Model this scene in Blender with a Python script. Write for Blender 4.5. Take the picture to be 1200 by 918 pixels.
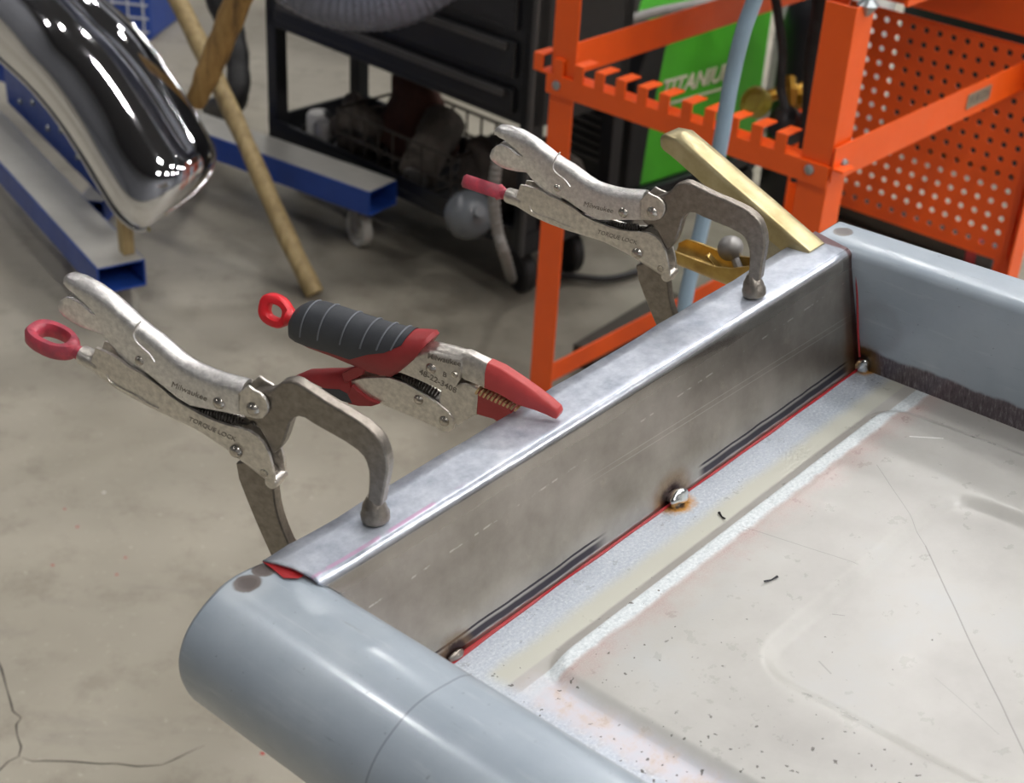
import bpy, bmesh, math, random
import numpy as np
from mathutils import Vector, Matrix
random.seed(7)
for o in list(bpy.data.objects): bpy.data.objects.remove(o)
SC = bpy.context.scene
COL = SC.collection

# ---------------------------------------------------------------- camera
FPX = 1780.0                      # focal length in pixels of the 1200 x 918 frame
CX, CY = 600.0, 459.0
CAMZ = 1.55
down = np.array([-0.05393028, 0.86056758, 0.50647306]); down /= np.linalg.norm(down)
fwd = np.array([0, 0, 1.0]); yc = fwd - down * (fwd @ down); yc /= np.linalg.norm(yc)
MC = np.stack([np.cross(yc, -down), yc, -down])       # camera (right, down, forward) -> world
EYE = np.array([0, 0, CAMZ])
cam = bpy.data.cameras.new('camera'); camo = bpy.data.objects.new('camera', cam); COL.objects.link(camo)
cam.sensor_fit = 'HORIZONTAL'; cam.sensor_width = 36.0; cam.lens = FPX * 36 / 1200
cam.clip_start = 0.02; cam.clip_end = 100
mm = Matrix.Identity(4)
for i in range(3):
    mm[i][0] = MC[i, 0]; mm[i][1] = -MC[i, 1]; mm[i][2] = -MC[i, 2]; mm[i][3] = EYE[i]
camo.matrix_world = mm
cam.dof.use_dof = True; cam.dof.focus_distance = 1.10; cam.dof.aperture_fstop = 11.0
SC.camera = camo
SC.view_settings.view_transform = 'Standard'; SC.view_settings.look = 'None'
SC.view_settings.gamma = 1.0; SC.view_settings.use_curve_mapping = False
SC.view_settings.exposure = 0.2

# ---------------------------------------------------------------- world and hall light
wd = bpy.data.worlds.new('hall_air'); SC.world = wd; wd.use_nodes = True
wd.node_tree.nodes['Background'].inputs[0].default_value = (0.8, 0.85, 0.9, 1)
wd.node_tree.nodes['Background'].inputs[1].default_value = 0.25
LAMP_STRENGTH = 128.0
LAMPS = [(x, y) for x in (1.0, 2.8, 4.6, 6.4) for y in (-3.4, -1.2, 1.0, 3.2, 5.4, 7.4)] + [(-3.3, 5.4), (-3.3, 2.4), (-1.1, 7.4), (-5.5, -2.0)]

# ---------------------------------------------------------------- helpers
def wray(px):
    r = MC @ np.array([px[0] - CX, px[1] - CY, FPX]); return r / np.linalg.norm(r)
def atz(px, z):
    r = wray(px); return EYE + r * ((z - CAMZ) / r[2])
def atd(px, t): return EYE + wray(px) * t
def onplane(px, P, n):
    r = wray(px); n = np.asarray(n, float); return EYE + r * (((np.asarray(P) - EYE) @ n) / (r @ n))
def s2l(c):
    return tuple(((v / 255) / 12.92 if v / 255 <= .04045 else ((v / 255 + .055) / 1.055) ** 2.4) for v in c) + (1.0,)

class NT:
    """small wrapper to write node trees"""
    def __init__(s, name):
        s.m = bpy.data.materials.new(name); s.m.use_nodes = True; s.t = s.m.node_tree
        s.b = s.t.nodes['Principled BSDF']
        s.tc = s.t.nodes.new('ShaderNodeTexCoord')
    def n(s, typ, **kw):
        x = s.t.nodes.new(typ)
        for k, v in kw.items(): setattr(x, k, v)
        return x
    def l(s, a, b): s.t.links.new(a, b)
    def math(s, op, a, b=None, c=None, clamp=False):
        x = s.n('ShaderNodeMath', operation=op); x.use_clamp = clamp
        for i, v in enumerate((a, b, c)):
            if v is None: continue
            if isinstance(v, (int, float)): x.inputs[i].default_value = v
            else: s.l(v, x.inputs[i])
        return x.outputs[0]
    def noise(s, scale, detail=4, rough=.55, vec=None, dim='3D', out='Fac'):
        x = s.n('ShaderNodeTexNoise'); x.inputs['Scale'].default_value = scale
        x.inputs['Detail'].default_value = detail; x.inputs['Roughness'].default_value = rough
        s.l(vec or s.tc.outputs['Object'], x.inputs['Vector']); return x.outputs[out]
    def scaled(s, sx, sy, sz, rot=(0, 0, 0), vec=None):
        x = s.n('ShaderNodeMapping'); x.inputs['Scale'].default_value = (sx, sy, sz); x.inputs['Rotation'].default_value = rot
        s.l(vec or s.tc.outputs['Object'], x.inputs['Vector']); return x.outputs[0]
    def xyz(s):
        x = s.n('ShaderNodeSeparateXYZ'); s.l(s.tc.outputs['Object'], x.inputs[0]); return x.outputs
    def ramp(s, fac, stops, interp='LINEAR'):
        x = s.n('ShaderNodeValToRGB'); x.color_ramp.interpolation = interp
        els = x.color_ramp.elements
        while len(els) < len(stops): els.new(0.5)
        for e, (p, c) in zip(els, stops):
            e.position = p; e.color = c if len(c) == 4 else s2l(c)
        s.l(fac, x.inputs[0]); return x.outputs[0]
    def mix(s, fac, a, b, mode='MIX'):
        x = s.n('ShaderNodeMix', data_type='RGBA', blend_type=mode)
        for i, v in ((0, fac), (6, a), (7, b)):
            if isinstance(v, (int, float)): x.inputs[i].default_value = v
            elif isinstance(v, tuple): x.inputs[i].default_value = v if len(v) == 4 else s2l(v)
            else: s.l(v, x.inputs[i])
        return x.outputs[2]
    def step(s, v, lo, hi):
        x = s.n('ShaderNodeMapRange', interpolation_type='SMOOTHSTEP')
        x.inputs[1].default_value = lo; x.inputs[2].default_value = hi
        s.l(v, x.inputs[0]); return x.outputs[0]
    def dist(s, p):
        x = s.n('ShaderNodeVectorMath', operation='DISTANCE'); s.l(s.tc.outputs['Object'], x.inputs[0])
        x.inputs[1].default_value = p; return x.outputs['Value']
    def line(s, p, q, w, wob=0.0):
        """mask of a scratch between two points of the object's xy plane"""
        X = s.xyz(); px, py = p; dx, dy = q[0] - px, q[1] - py; L = math.hypot(dx, dy); dx /= L; dy /= L
        u = s.math('SUBTRACT', X[0], px); v = s.math('SUBTRACT', X[1], py)
        al = s.math('ADD', s.math('MULTIPLY', u, dx), s.math('MULTIPLY', v, dy))
        pe = s.math('SUBTRACT', s.math('MULTIPLY', u, dy), s.math('MULTIPLY', v, dx))
        if wob: pe = s.math('ADD', pe, s.math('MULTIPLY', s.math('SUBTRACT', s.noise(9, 2), .5), wob))
        a = s.math('LESS_THAN', s.math('ABSOLUTE', pe), w)
        b = s.math('MULTIPLY', s.math('GREATER_THAN', al, 0.0), s.math('LESS_THAN', al, L))
        return s.math('MULTIPLY', a, b)
    def base(s, v):
        if isinstance(v, tuple): s.b.inputs['Base Color'].default_value = v if len(v) == 4 else s2l(v)
        else: s.l(v, s.b.inputs['Base Color'])
    def setv(s, k, v):
        if isinstance(v, (int, float)): s.b.inputs[k].default_value = v
        else: s.l(v, s.b.inputs[k])
    def bump(s, h, strength=.2, dist=.001):
        x = s.n('ShaderNodeBump'); x.inputs['Strength'].default_value = strength; x.inputs['Distance'].default_value = dist
        s.l(h, x.inputs['Height']); s.l(x.outputs[0], s.b.inputs['Normal'])

def pm(name, col, rough=.5, metal=0.0, var=.12, scale=30, bump=0.0, bscale=200, emit=0.0, spec=None, rvar=.1, col2=None):
    t = NT(name)
    c0 = s2l(col)
    nz = t.noise(scale, 5, .6)
    dark = tuple(v * (1 - var) for v in c0[:3]) + (1,) if col2 is None else s2l(col2)
    lite = tuple(min(1, v * (1 + var)) for v in c0[:3]) + (1,)
    t.base(t.ramp(nz, [(.3, dark), (.7, lite)]))
    t.setv('Metallic', metal)
    t.setv('Roughness', t.math('ADD', t.math('MULTIPLY', t.math('SUBTRACT', t.noise(scale * 2.3, 4), .5), rvar * 2), rough, clamp=True))
    if spec is not None: t.setv('Specular IOR Level', spec)
    if bump: t.bump(t.noise(bscale, 4, .6), bump, .0006)
    if emit:
        t.b.inputs['Emission Color'].default_value = c0; t.b.inputs['Emission Strength'].default_value = emit
    return t.m

MAT = {}
# ---- plain materials
MAT['clamp_steel'] = pm('nickel_plated_steel', (214, 209, 201), .34, .9, .2, 260, .5, 520)
MAT['clamp_cast'] = pm('forged_jaw_steel', (144, 137, 128), .36, .85, .22, 200, .5, 420)
MAT['lever_steel'] = pm('worn_bright_steel', (233, 231, 228), .32, .88, .18, 280, .6, 800)
MAT['rivet'] = pm('polished_rivet_steel', (198, 192, 182), .25, .95, .1, 90)
MAT['spring'] = pm('dark_spring_steel', (70, 66, 62), .4, .8, .2, 200)
MAT['screw'] = pm('black_screw_steel', (60, 57, 54), .45, .7, .2, 150)
MAT['red_worn'] = pm('worn_red_paint', (186, 62, 78), .42, 0, .25, 110, .35, 350, col2=(150, 70, 84))
MAT['red_bright'] = pm('bright_red_paint', (216, 32, 44), .4, 0, .08, 60)
MAT['grip_red'] = pm('red_grip_rubber', (152, 46, 48), .5, 0, .12, 50, .15, 400)
MAT['grip_black'] = pm('charcoal_grip_rubber', (58, 61, 66), .55, 0, .12, 60, .2, 500)
MAT['grip_rib'] = pm('lighter_grip_edge', (98, 102, 108), .55, 0, .12, 60)  # ribs a lighter grey than the grip shell
MAT['nose_red'] = pm('red_dipped_coating', (184, 66, 65), .45, 0, .08, 70, .3, 500)
MAT['tooth'] = pm('brassy_jaw_teeth', (205, 180, 135), .4, .8, .15, 200)
MAT['zinc'] = pm('yellow_zinc_plate', (190, 179, 142), .36, .75, .18, 32, .3, 200, col2=(168, 152, 108))
MAT['zinc_dark'] = pm('iridescent_zinc', (176, 150, 84), .32, .75, .3, 40, .2, 200, col2=(150, 116, 60))
MAT['zinc_edge'] = pm('zinc_silver_edge', (176, 170, 150), .4, .85, .2, 60)
MAT['orange'] = pm('orange_powder_coat', (246, 94, 20), .42, 0, .04, 12, .1, 600)
MAT['bolt'] = pm('galvanised_bolt', (160, 166, 168), .35, .8, .15, 90)
MAT['tag'] = pm('silver_label', (170, 160, 140), .4, .6, .12, 60)
MAT['black_metal'] = pm('black_painted_steel', (24, 25, 29), .38, 0, .25, 15)
MAT['black_trim'] = pm('dark_grey_drawer_trim', (78, 76, 76), .4, .3, .15, 20)
MAT['black_plastic'] = pm('black_plastic', (26, 26, 28), .45, 0, .2, 20)
MAT['rubber'] = pm('dull_black_rubber', (34, 33, 33), .6, 0, .2, 30)
MAT['wheel_grey'] = pm('grey_caster_tread', (182, 180, 172), .55, 0, .1, 40)
MAT['blue'] = pm('blue_enamel', (38, 74, 158), .4, 0, .1, 14)
MAT['tube_top'] = pm('dusty_blue_grey_enamel', (44, 78, 158), .42, 0, .1, 14)
MAT['dust'] = pm('bare_ground_steel', (192, 190, 182), .5, .35, .08, 10)
MAT['white_bar'] = pm('white_plastic', (222, 224, 228), .45, 0, .04, 20)
MAT['chrome'] = pm('chrome_plate', (225, 226, 230), .04, 1.0, .03, 8, rvar=.01)
MAT['wood'] = None
MAT['green'] = pm('green_enamel', (74, 168, 44), .4, 0, .1, 8)
MAT['letter'] = pm('pale_lettering', (206, 196, 178), .5, 0, .1, 60)
MAT['stamp'] = pm('stamped_mark', (134, 128, 120), .5, .6, .1, 90)
MAT['yellow'] = pm('yellow_sticker', (214, 200, 78), .5, 0, .1, 30)
MAT['brass'] = pm('brass', (190, 150, 62), .3, .9, .15, 40)
MAT['gauge_yellow'] = pm('yellow_gauge_rubber', (170, 158, 62), .5, 0, .12, 40)
MAT['hose_blue'] = pm('pale_blue_hose_rubber', (138, 160, 178), .42, 0, .06, 20)
MAT['duct'] = pm('grey_flexible_duct', (104, 108, 124), .3, .3, .08, 30)
MAT['cable'] = pm('grey_cable', (128, 126, 122), .5, 0, .1, 40)
MAT['glove'] = pm('dirty_brown_leather', (58, 50, 44), .8, 0, .3, 40, .4, 160)
MAT['rag'] = pm('grey_rag', (84, 77, 70), .9, 0, .25, 40, .4, 160)
MAT['rag_red'] = pm('rust_red_rag', (66, 36, 27), .9, 0, .25, 40, .4, 160)
MAT['pale_metal'] = pm('pale_scuffed_metal', (150, 148, 146), .45, .5, .15, 40)
MAT['frost'] = pm('frosted_plastic', (104, 108, 112), .2, 0, .08, 20)
MAT['white_thing'] = pm('off_white_plastic', (206, 204, 200), .5, 0, .06, 20)
MAT['dark_bar'] = pm('brown_dark_steel', (66, 60, 54), .5, .4, .2, 12)
MAT['sliver'] = pm('dark_steel_sliver', (50, 50, 54), .45, .7, .2, 300)
MAT['weld'] = pm('bright_weld_bead', (212, 216, 216), .16, 1.0, .1, 300, .5, 500)
MAT['red_line'] = pm('red_seam_paint', (158, 34, 38), .45, 0, .12, 90)
MAT['lamp'] = pm('lamp_diffuser', (255, 252, 250), .5, 0, 0, 10, emit=LAMP_STRENGTH)
MAT['lamp_case'] = pm('lamp_housing', (90, 90, 92), .5, .3, .05, 10)
MAT['wall'] = pm('painted_wall', (128, 130, 135), .7, 0, .06, 1.2)
MAT['ceiling'] = pm('dark_roof_deck', (66, 66, 70), .7, 0, .1, 1.0)
def _wood():
    t = NT('stripped_branch_wood')
    v = t.scaled(14, 14, 1.6)
    t.base(t.ramp(t.noise(5, 6, .6, v), [(.25, (138, 118, 78)), (.55, (182, 160, 114)), (.8, (200, 180, 138))]))
    t.setv('Roughness', .6); t.bump(t.noise(9, 5, .6, v), .4, .002); return t.m
MAT['wood'] = _wood()
def _bark():
    t = NT('bark_covered_branch_wood')
    v = t.scaled(14, 14, 2.5)
    t.base(t.ramp(t.noise(4, 6, .65, v), [(.3, (84, 62, 36)), (.5, (150, 116, 64)), (.8, (184, 150, 92))]))
    t.setv('Roughness', .7); t.bump(t.noise(7, 5, .6, v), .6, .003); return t.m
MAT['bark'] = _bark()
def _floor():
    t = NT('worn_concrete')
    big = t.noise(.9, 5, .6); fine = t.noise(9, 8, .7); sp = t.noise(60, 3, .6)
    c = t.ramp(big, [(.3, (148, 142, 127)), (.52, (168, 162, 147)), (.72, (186, 181, 167))])
    c = t.mix(t.math('MULTIPLY', t.step(fine, .48, .70), .5), c, (128, 120, 106))
    c = t.mix(t.math('MULTIPLY', t.step(sp, .62, .74), .25), c, (214, 208, 196))
    scuff = t.noise(1.3, 6, .7, t.scaled(1.0, 4.0, 1, (0, 0, .6)))
    c = t.mix(t.math('MULTIPLY', t.step(scuff, .56, .72), .4), c, (132, 126, 118))
    # shade under the stand and carts painted into the concrete, with dirty smears
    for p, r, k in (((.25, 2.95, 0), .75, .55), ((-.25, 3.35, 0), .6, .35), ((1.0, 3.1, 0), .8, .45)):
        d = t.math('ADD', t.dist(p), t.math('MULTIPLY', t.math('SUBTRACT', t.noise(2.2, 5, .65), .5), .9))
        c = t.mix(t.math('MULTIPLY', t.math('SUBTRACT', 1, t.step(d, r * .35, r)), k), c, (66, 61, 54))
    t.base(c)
    t.setv('Roughness', t.math('ADD', t.math('MULTIPLY', fine, .25), .32))
    t.bump(fine, .15, .002)
    return t.m
MAT['floor'] = _floor()
MAT['crack'] = pm('crack_grime', (70, 66, 60), .9, 0, .2, 40)
MAT['speck_red'] = pm('red_paint_speck', (176, 84, 76), .6, 0, .1, 60)

class MB:
    """collects faces of one mesh"""
    def __init__(s): s.v = []; s.f = []
    def add(s, vs, fs):
        o = len(s.v); s.v += [tuple(float(c) for c in p) for p in vs]; s.f += [tuple(i + o for i in f) for f in fs]; return s
    def box(s, c, size, ax=None):
        c = np.asarray(c, float); ax = np.eye(3) if ax is None else np.asarray(ax, float); h = np.asarray(size) / 2
        vs = [c + ax[0] * h[0] * i + ax[1] * h[1] * j + ax[2] * h[2] * k for i in (-1, 1) for j in (-1, 1) for k in (-1, 1)]
        return s.add(vs, [(0, 1, 3, 2), (4, 6, 7, 5), (0, 4, 5, 1), (2, 3, 7, 6), (0, 2, 6, 4), (1, 5, 7, 3)])
    def loft(s, rings, closed=True, caps=True):
        n = len(rings[0]); vs = [p for r in rings for p in r]; fs = []
        for i in range(len(rings) - 1):
            for j in range(n if closed else n - 1):
                k = (j + 1) % n; fs.append((i * n + j, i * n + k, (i + 1) * n + k, (i + 1) * n + j))
        if caps and closed: fs += [tuple(range(n))[::-1], tuple((len(rings) - 1) * n + j for j in range(n))]
        return s.add(vs, fs)
    def tube(s, path, r, n=12, caps=True):
        path = [np.asarray(p, float) for p in path]; rs = r if hasattr(r, '__len__') else [r] * len(path); rings = []
        t0 = path[1] - path[0]; up = np.array([0, 0, 1.0])
        if abs(t0 @ up) > .9 * np.linalg.norm(t0): up = np.array([1.0, 0, 0])
        for i, p in enumerate(path):
            t = path[min(i + 1, len(path) - 1)] - path[max(i - 1, 0)]; t /= np.linalg.norm(t)
            x = up - t * (up @ t); x /= np.linalg.norm(x); y = np.cross(t, x); up = x
            rings.append([p + rs[i] * (x * math.cos(a) + y * math.sin(a)) for a in np.linspace(0, 2 * math.pi, n, endpoint=False)])
        return s.loft(rings, True, caps)
    def prism(s, poly, y0, y1):
        """outline in local x,z pushed along local y"""
        n = len(poly)
        vs = [(p[0], y0, p[1]) for p in poly] + [(p[0], y1, p[1]) for p in poly]
        fs = [tuple(range(n)), tuple(range(n, 2 * n))[::-1]] + [(i, i + n, (i + 1) % n + n, (i + 1) % n) for i in range(n)]
        return s.add(vs, fs)
    def lathe(s, prof, c, axis, n=20):
        """profile of (radius, height) pairs round an axis through c"""
        c = np.asarray(c, float); axis = np.asarray(axis, float); axis = axis / np.linalg.norm(axis)
        up = np.array([0, 0, 1.0]) if abs(axis[2]) < .9 else np.array([1.0, 0, 0])
        x = np.cross(up, axis); x /= np.linalg.norm(x); y = np.cross(axis, x)
        rings = [[c + axis * h + max(r, 1e-5) * (x * math.cos(a) + y * math.sin(a)) for a in np.linspace(0, 2 * math.pi, n, endpoint=False)] for r, h in prof]
        return s.loft(rings, True, True)
    def build(s, name, mat, parent=None, smooth=35, bevel=0, seg=2, solid=0, sub=0, mats=None):
        me = bpy.data.meshes.new(name); me.from_pydata(s.v, [], s.f)
        bm = bmesh.new(); bm.from_mesh(me); bmesh.ops.remove_doubles(bm, verts=bm.verts, dist=1e-6)
        bmesh.ops.recalc_face_normals(bm, faces=bm.faces); bm.to_mesh(me); bm.free()
        me.materials.append(MAT[mat] if isinstance(mat, str) else mat)
        o = bpy.data.objects.new(name, me); COL.objects.link(o)
        if parent: o.parent = parent
        if smooth:
            me.shade_smooth(); me.set_sharp_from_angle(angle=math.radians(smooth))
        if solid:
            m = o.modifiers.new('sheet', 'SOLIDIFY'); m.thickness = solid; m.offset = -1
        if bevel:
            m = o.modifiers.new('edge', 'BEVEL'); m.width = bevel; m.segments = seg; m.limit_method = 'ANGLE'; m.angle_limit = math.radians(40)
            m.harden_normals = False
        if sub:
            m = o.modifiers.new('sub', 'SUBSURF'); m.levels = sub; m.render_levels = sub
        return o

def smooth_path(pts, k=6):
    P = [np.asarray(p, float) for p in pts]; P = [2 * P[0] - P[1]] + P + [2 * P[-1] - P[-2]]; out = []
    for i in range(1, len(P) - 2):
        for t in np.linspace(0, 1, k, endpoint=False):
            a, b, c, d = P[i - 1:i + 3]
            out.append(.5 * (2 * b + (c - a) * t + (2 * a - 5 * b + 4 * c - d) * t * t + (3 * b - 3 * c + d - a) * t ** 3))
    out.append(P[-2]); return out
def tag(o, label=None, cat=None, group=None, kind=None):
    for k, v in (('label', label), ('category', cat), ('group', group), ('kind', kind)):
        if v: o[k] = v
    return o
def empty(name, loc=(0, 0, 0), mat=None):
    o = bpy.data.objects.new(name, None); o.empty_display_size = .05; COL.objects.link(o)
    if mat is not None: o.matrix_world = mat
    else: o.location = loc
    return o
def frame_matrix(o, x, y, z):
    m = Matrix.Identity(4)
    for i in range(3): m[i][0] = x[i]; m[i][1] = y[i]; m[i][2] = z[i]; m[i][3] = o[i]
    return m
def copy_tree(o, parent=None):
    c = o.copy(); COL.objects.link(c); c.parent = parent
    for ch in o.children: copy_tree(ch, c)
    return c
def text_mesh(name, body, size, mat, parent, origin, xdir, ydir, shear=0.0, extrude=.0002, bold=0.0):
    cu = bpy.data.curves.new(name, 'FONT'); cu.body = body; cu.size = size; cu.extrude = extrude; cu.shear = shear; cu.offset = bold
    cu.align_x = 'CENTER'; cu.align_y = 'CENTER'; cu.resolution_u = 3
    tmp = bpy.data.objects.new('tmp', cu); COL.objects.link(tmp)
    bpy.context.view_layer.update()
    me = bpy.data.meshes.new_from_object(tmp.evaluated_get(bpy.context.evaluated_depsgraph_get()))
    bpy.data.objects.remove(tmp); bpy.data.curves.remove(cu)
    x = np.asarray(xdir, float); x /= np.linalg.norm(x); y = np.asarray(ydir, float); y -= x * (x @ y); y /= np.linalg.norm(y); z = np.cross(x, y)
    me.transform(frame_matrix(origin, x, y, z)); me.materials.clear(); me.materials.append(MAT[mat])
    o = bpy.data.objects.new(name, me); COL.objects.link(o)
    if parent: o.parent = parent
    return o

# ---------------------------------------------------------------- the hall
def slab(name, c, size, mat):
    return tag(MB().box(c, size).build(name, mat, smooth=0), kind='structure')
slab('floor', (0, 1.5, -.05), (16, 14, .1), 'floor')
slab('ceiling', (0, 1.5, 5.55), (16, 14, .1), 'ceiling')
slab('wall_back', (0, 8.55, 2.75), (16, .1, 5.5), 'wall')
slab('wall_front', (0, -5.55, 2.75), (16, .1, 5.5), 'wall')
slab('wall_left', (-8.05, 1.5, 2.75), (.1, 14, 5.5), 'wall')
slab('wall_right', (8.05, 1.5, 2.75), (.1, 14, 5.5), 'wall')
for i, (x, y) in enumerate(LAMPS):
    e = empty('ceiling_lamp', (x, y, 5.15))
    tag(e, 'white high bay ceiling lamp hanging from the dark roof deck', 'lamp', 'ceiling lamps over the workshop')
    MB().lathe([(.04, .34), (.04, .14), (.14, .1), (.18, 0.0), (.165, 0.0), (.14, .08), (.03, .1)], (0, 0, 0), (0, 0, 1), 20).build('housing', 'lamp_case', e)
    MB().lathe([(.16, .002), (.16, .012)], (0, 0, 0), (0, 0, 1), 20).build('diffuser', 'lamp', e, smooth=0)

# cracks and specks of the floor are thin raised marks
def floor_ribbon(name, pix, w, mat):
    P = [atz(p, .0)[:2] for p in pix]; m = MB(); L = []; Rr = []
    for i, p in enumerate(P):
        t = P[min(i + 1, len(P) - 1)] - P[max(i - 1, 0)]; t /= np.linalg.norm(t); nrm = np.array([-t[1], t[0]])
        ww = w * (.4 + random.random()) * (1 if 0 < i < len(P) - 1 else .2)
        L.append((*(p + nrm * ww), .0006)); Rr.append((*(p - nrm * ww), .0006))
    n = len(P); m.add(L + Rr, [(i, i + 1, n + i + 1, n + i) for i in range(n - 1)])
    return m.build(name, mat, bpy.data.objects['floor'], smooth=0)
floor_ribbon('crack', [(-30, 745), (-5, 770), (2, 785), (8, 808), (13, 825), (15, 834), (25, 842), (19, 850), (20, 862), (25, 876), (22, 887), (10, 893), (0, 903), (-14, 912)], .0016, 'crack')
floor_ribbon('crack', [(22, 887), (38, 893), (52, 892), (85, 893), (120, 896), (135, 895), (160, 899), (190, 897), (206, 890), (222, 882), (240, 874)], .0009, 'crack')
for px, r in (((91, 618), .0035), ((137, 674), .003), ((62, 663), .003), ((147, 654), .0028), ((76, 597), .0025), ((122, 578), .004), ((228, 810), .003), ((308, 884), .004)):
    p = atz(px, 0); a = [random.uniform(.6, 1.2) for _ in range(9)]
    MB().add([(p[0] + r * a[k] * math.cos(k * .698), p[1] + r * a[k] * math.sin(k * .698), .0008) for k in range(9)], [tuple(range(9))]).build('paint_speck', 'speck_red' if px[0] not in (122,) else 'white_thing', bpy.data.objects['floor'], smooth=0)

# ---------------------------------------------------------------- tailgate: local x along the bracket, y = -(along the roll), z up
RT = MC @ np.array([[0.6878250895, 0.7238198834, 0.0546024047], [-0.4035457584, 0.3187812871, 0.8576300554], [0.6033634619, -0.6119340384, 0.5113602111]])
AX, BX, UP = RT[:, 0], RT[:, 1], -RT[:, 2]
T0 = EYE + MC @ np.array([0.2874420093, -0.0171639059, 1.2677075734])
HT = .108                                               # height of the bracket flange above the panel
gate = empty('tailgate', mat=frame_matrix(T0, AX, -BX, UP))
tag(gate, 'grey primered steel truck tailgate with rolled edge and bare metal bracket tacked on', 'tailgate')
def L3(a, b, c): return (a, -b, c)
def tloc(px, c):                                        # pixel -> tailgate (a, b) on the level c
    X = onplane(px, T0 + UP * c, UP) - T0; return X @ AX, X @ BX

def _panel_mat():
    t = NT('worn_primer_panel'); X = t.xyz()
    b = t.math('MULTIPLY', X[1], -1.0)
    wob = t.math('MULTIPLY', t.math('SUBTRACT', t.noise(45, 5, .6), .5), .007)
    bb = t.math('ADD', b, wob)
    fine = t.noise(900, 3, .7); mid = t.noise(60, 6, .65); big = t.noise(12, 5, .6)
    prim = t.ramp(big, [(.3, (170, 168, 163)), (.55, (183, 182, 177)), (.75, (182, 184, 183))])
    bare = t.ramp(t.noise(420, 4, .75), [(.3, (166, 178, 194)), (.55, (198, 207, 217)), (.75, (236, 242, 248))])
    cream = (194, 195, 184)
    pink = t.ramp(fine, [(.35, (164, 124, 122)), (.65, (196, 172, 166))])
    c = t.mix(t.step(bb, .020, .034), bare, cream)
    ledge = t.math('MULTIPLY', t.step(b, .0535, .055), t.math('SUBTRACT', 1, t.step(bb, .064, .069)))
    c = t.mix(t.step(b, .0425, .045), c, prim)
    c = t.mix(ledge, c, t.ramp(t.noise(380, 4, .7), [(.3, (186, 196, 200)), (.7, (232, 238, 240))]))
    pk = t.math('MULTIPLY', t.step(bb, .063, .069), t.math('SUBTRACT', 1, t.step(t.math('ADD', b, t.math('MULTIPLY', mid, .05)), .075, .118)))
    c = t.mix(t.math('MULTIPLY', pk, .75), c, pink)
    # sanded strip along the roll
    a = t.math('ADD', X[0], wob)
    nr = t.math('SUBTRACT', 1, t.step(a, -.452, -.440))
    edge = t.math('MULTIPLY', nr, t.step(bb, .035, .075))
    c = t.mix(edge, c, t.ramp(mid, [(.35, (206, 192, 184)), (.5, (208, 204, 210)), (.7, (202, 206, 214))]))
    edge2 = t.math('MULTIPLY', t.math('SUBTRACT', 1, t.step(a, -.474, -.462)), .8)
    c = t.mix(edge2, c, bare)
    # dark specks (pitting), denser toward the roll
    sp = t.noise(190, 2, .5); cl = t.noise(14, 3, .5)
    thr = t.math('ADD', t.math('MULTIPLY', t.step(X[0], -.46, -.12), .16), .675)
    dk = t.math('MULTIPLY', t.math('GREATER_THAN', sp, thr), t.step(cl, .40, .5))
    dk = t.math('MULTIPLY', dk, t.math('GREATER_THAN', bb, .02))
    c = t.mix(t.math('MULTIPLY', dk, .85), c, (74, 70, 64))
    # scratches
    for p, q, w, k in (((1027, 552), (1085, 640), .0003, .5), ((1085, 640), (1145, 770), .0005, .6), ((1145, 770), (1200, 885), .0005, .6), ((870, 625), (1003, 668), .00035, .45),
                       ((1095, 795), (1170, 862), .0003, .3), ((960, 775), (975, 790), .0006, .4), ((975, 720), (990, 722), .0004, .5), ((1065, 519), (1105, 521), .0006, -.8)):
        pa, qa = tloc(p, 0), tloc(q, 0)
        mk = t.line((pa[0], -pa[1]), (qa[0], -qa[1]), w, .004)
        c = t.mix(t.math('MULTIPLY', mk, abs(k)), c, (120, 116, 112) if k > 0 else (240, 240, 238))
    # heat marks and soot round the weld tacks
    for p, r in (((-.2447, -.001, 0), .016), ((.008, -.003, 0), .012)):
        d = t.math('ADD', t.dist(p), t.math('MULTIPLY', t.math('SUBTRACT', t.noise(160, 4, .7), .5), .012))
        c = t.mix(t.math('SUBTRACT', 1, t.step(d, r * .55, r * 1.15)), c, (196, 140, 62))
        c = t.mix(t.math('SUBTRACT', 1, t.step(d, r * .38, r * .62)), c, (70, 56, 46))
    t.base(c)
    met = t.math('MULTIPLY', t.math('SUBTRACT', 1, t.step(bb, .020, .034)), .3)
    t.setv('Metallic', met)
    t.setv('Roughness', t.math('ADD', t.math('MULTIPLY', mid, .2), .20))
    t.bump(t.math('ADD', t.noise(420, 4, .75), t.math('MULTIPLY', big, .6)), .12, .0006)
    return t.m
MAT['panel'] = _panel_mat()

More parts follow.
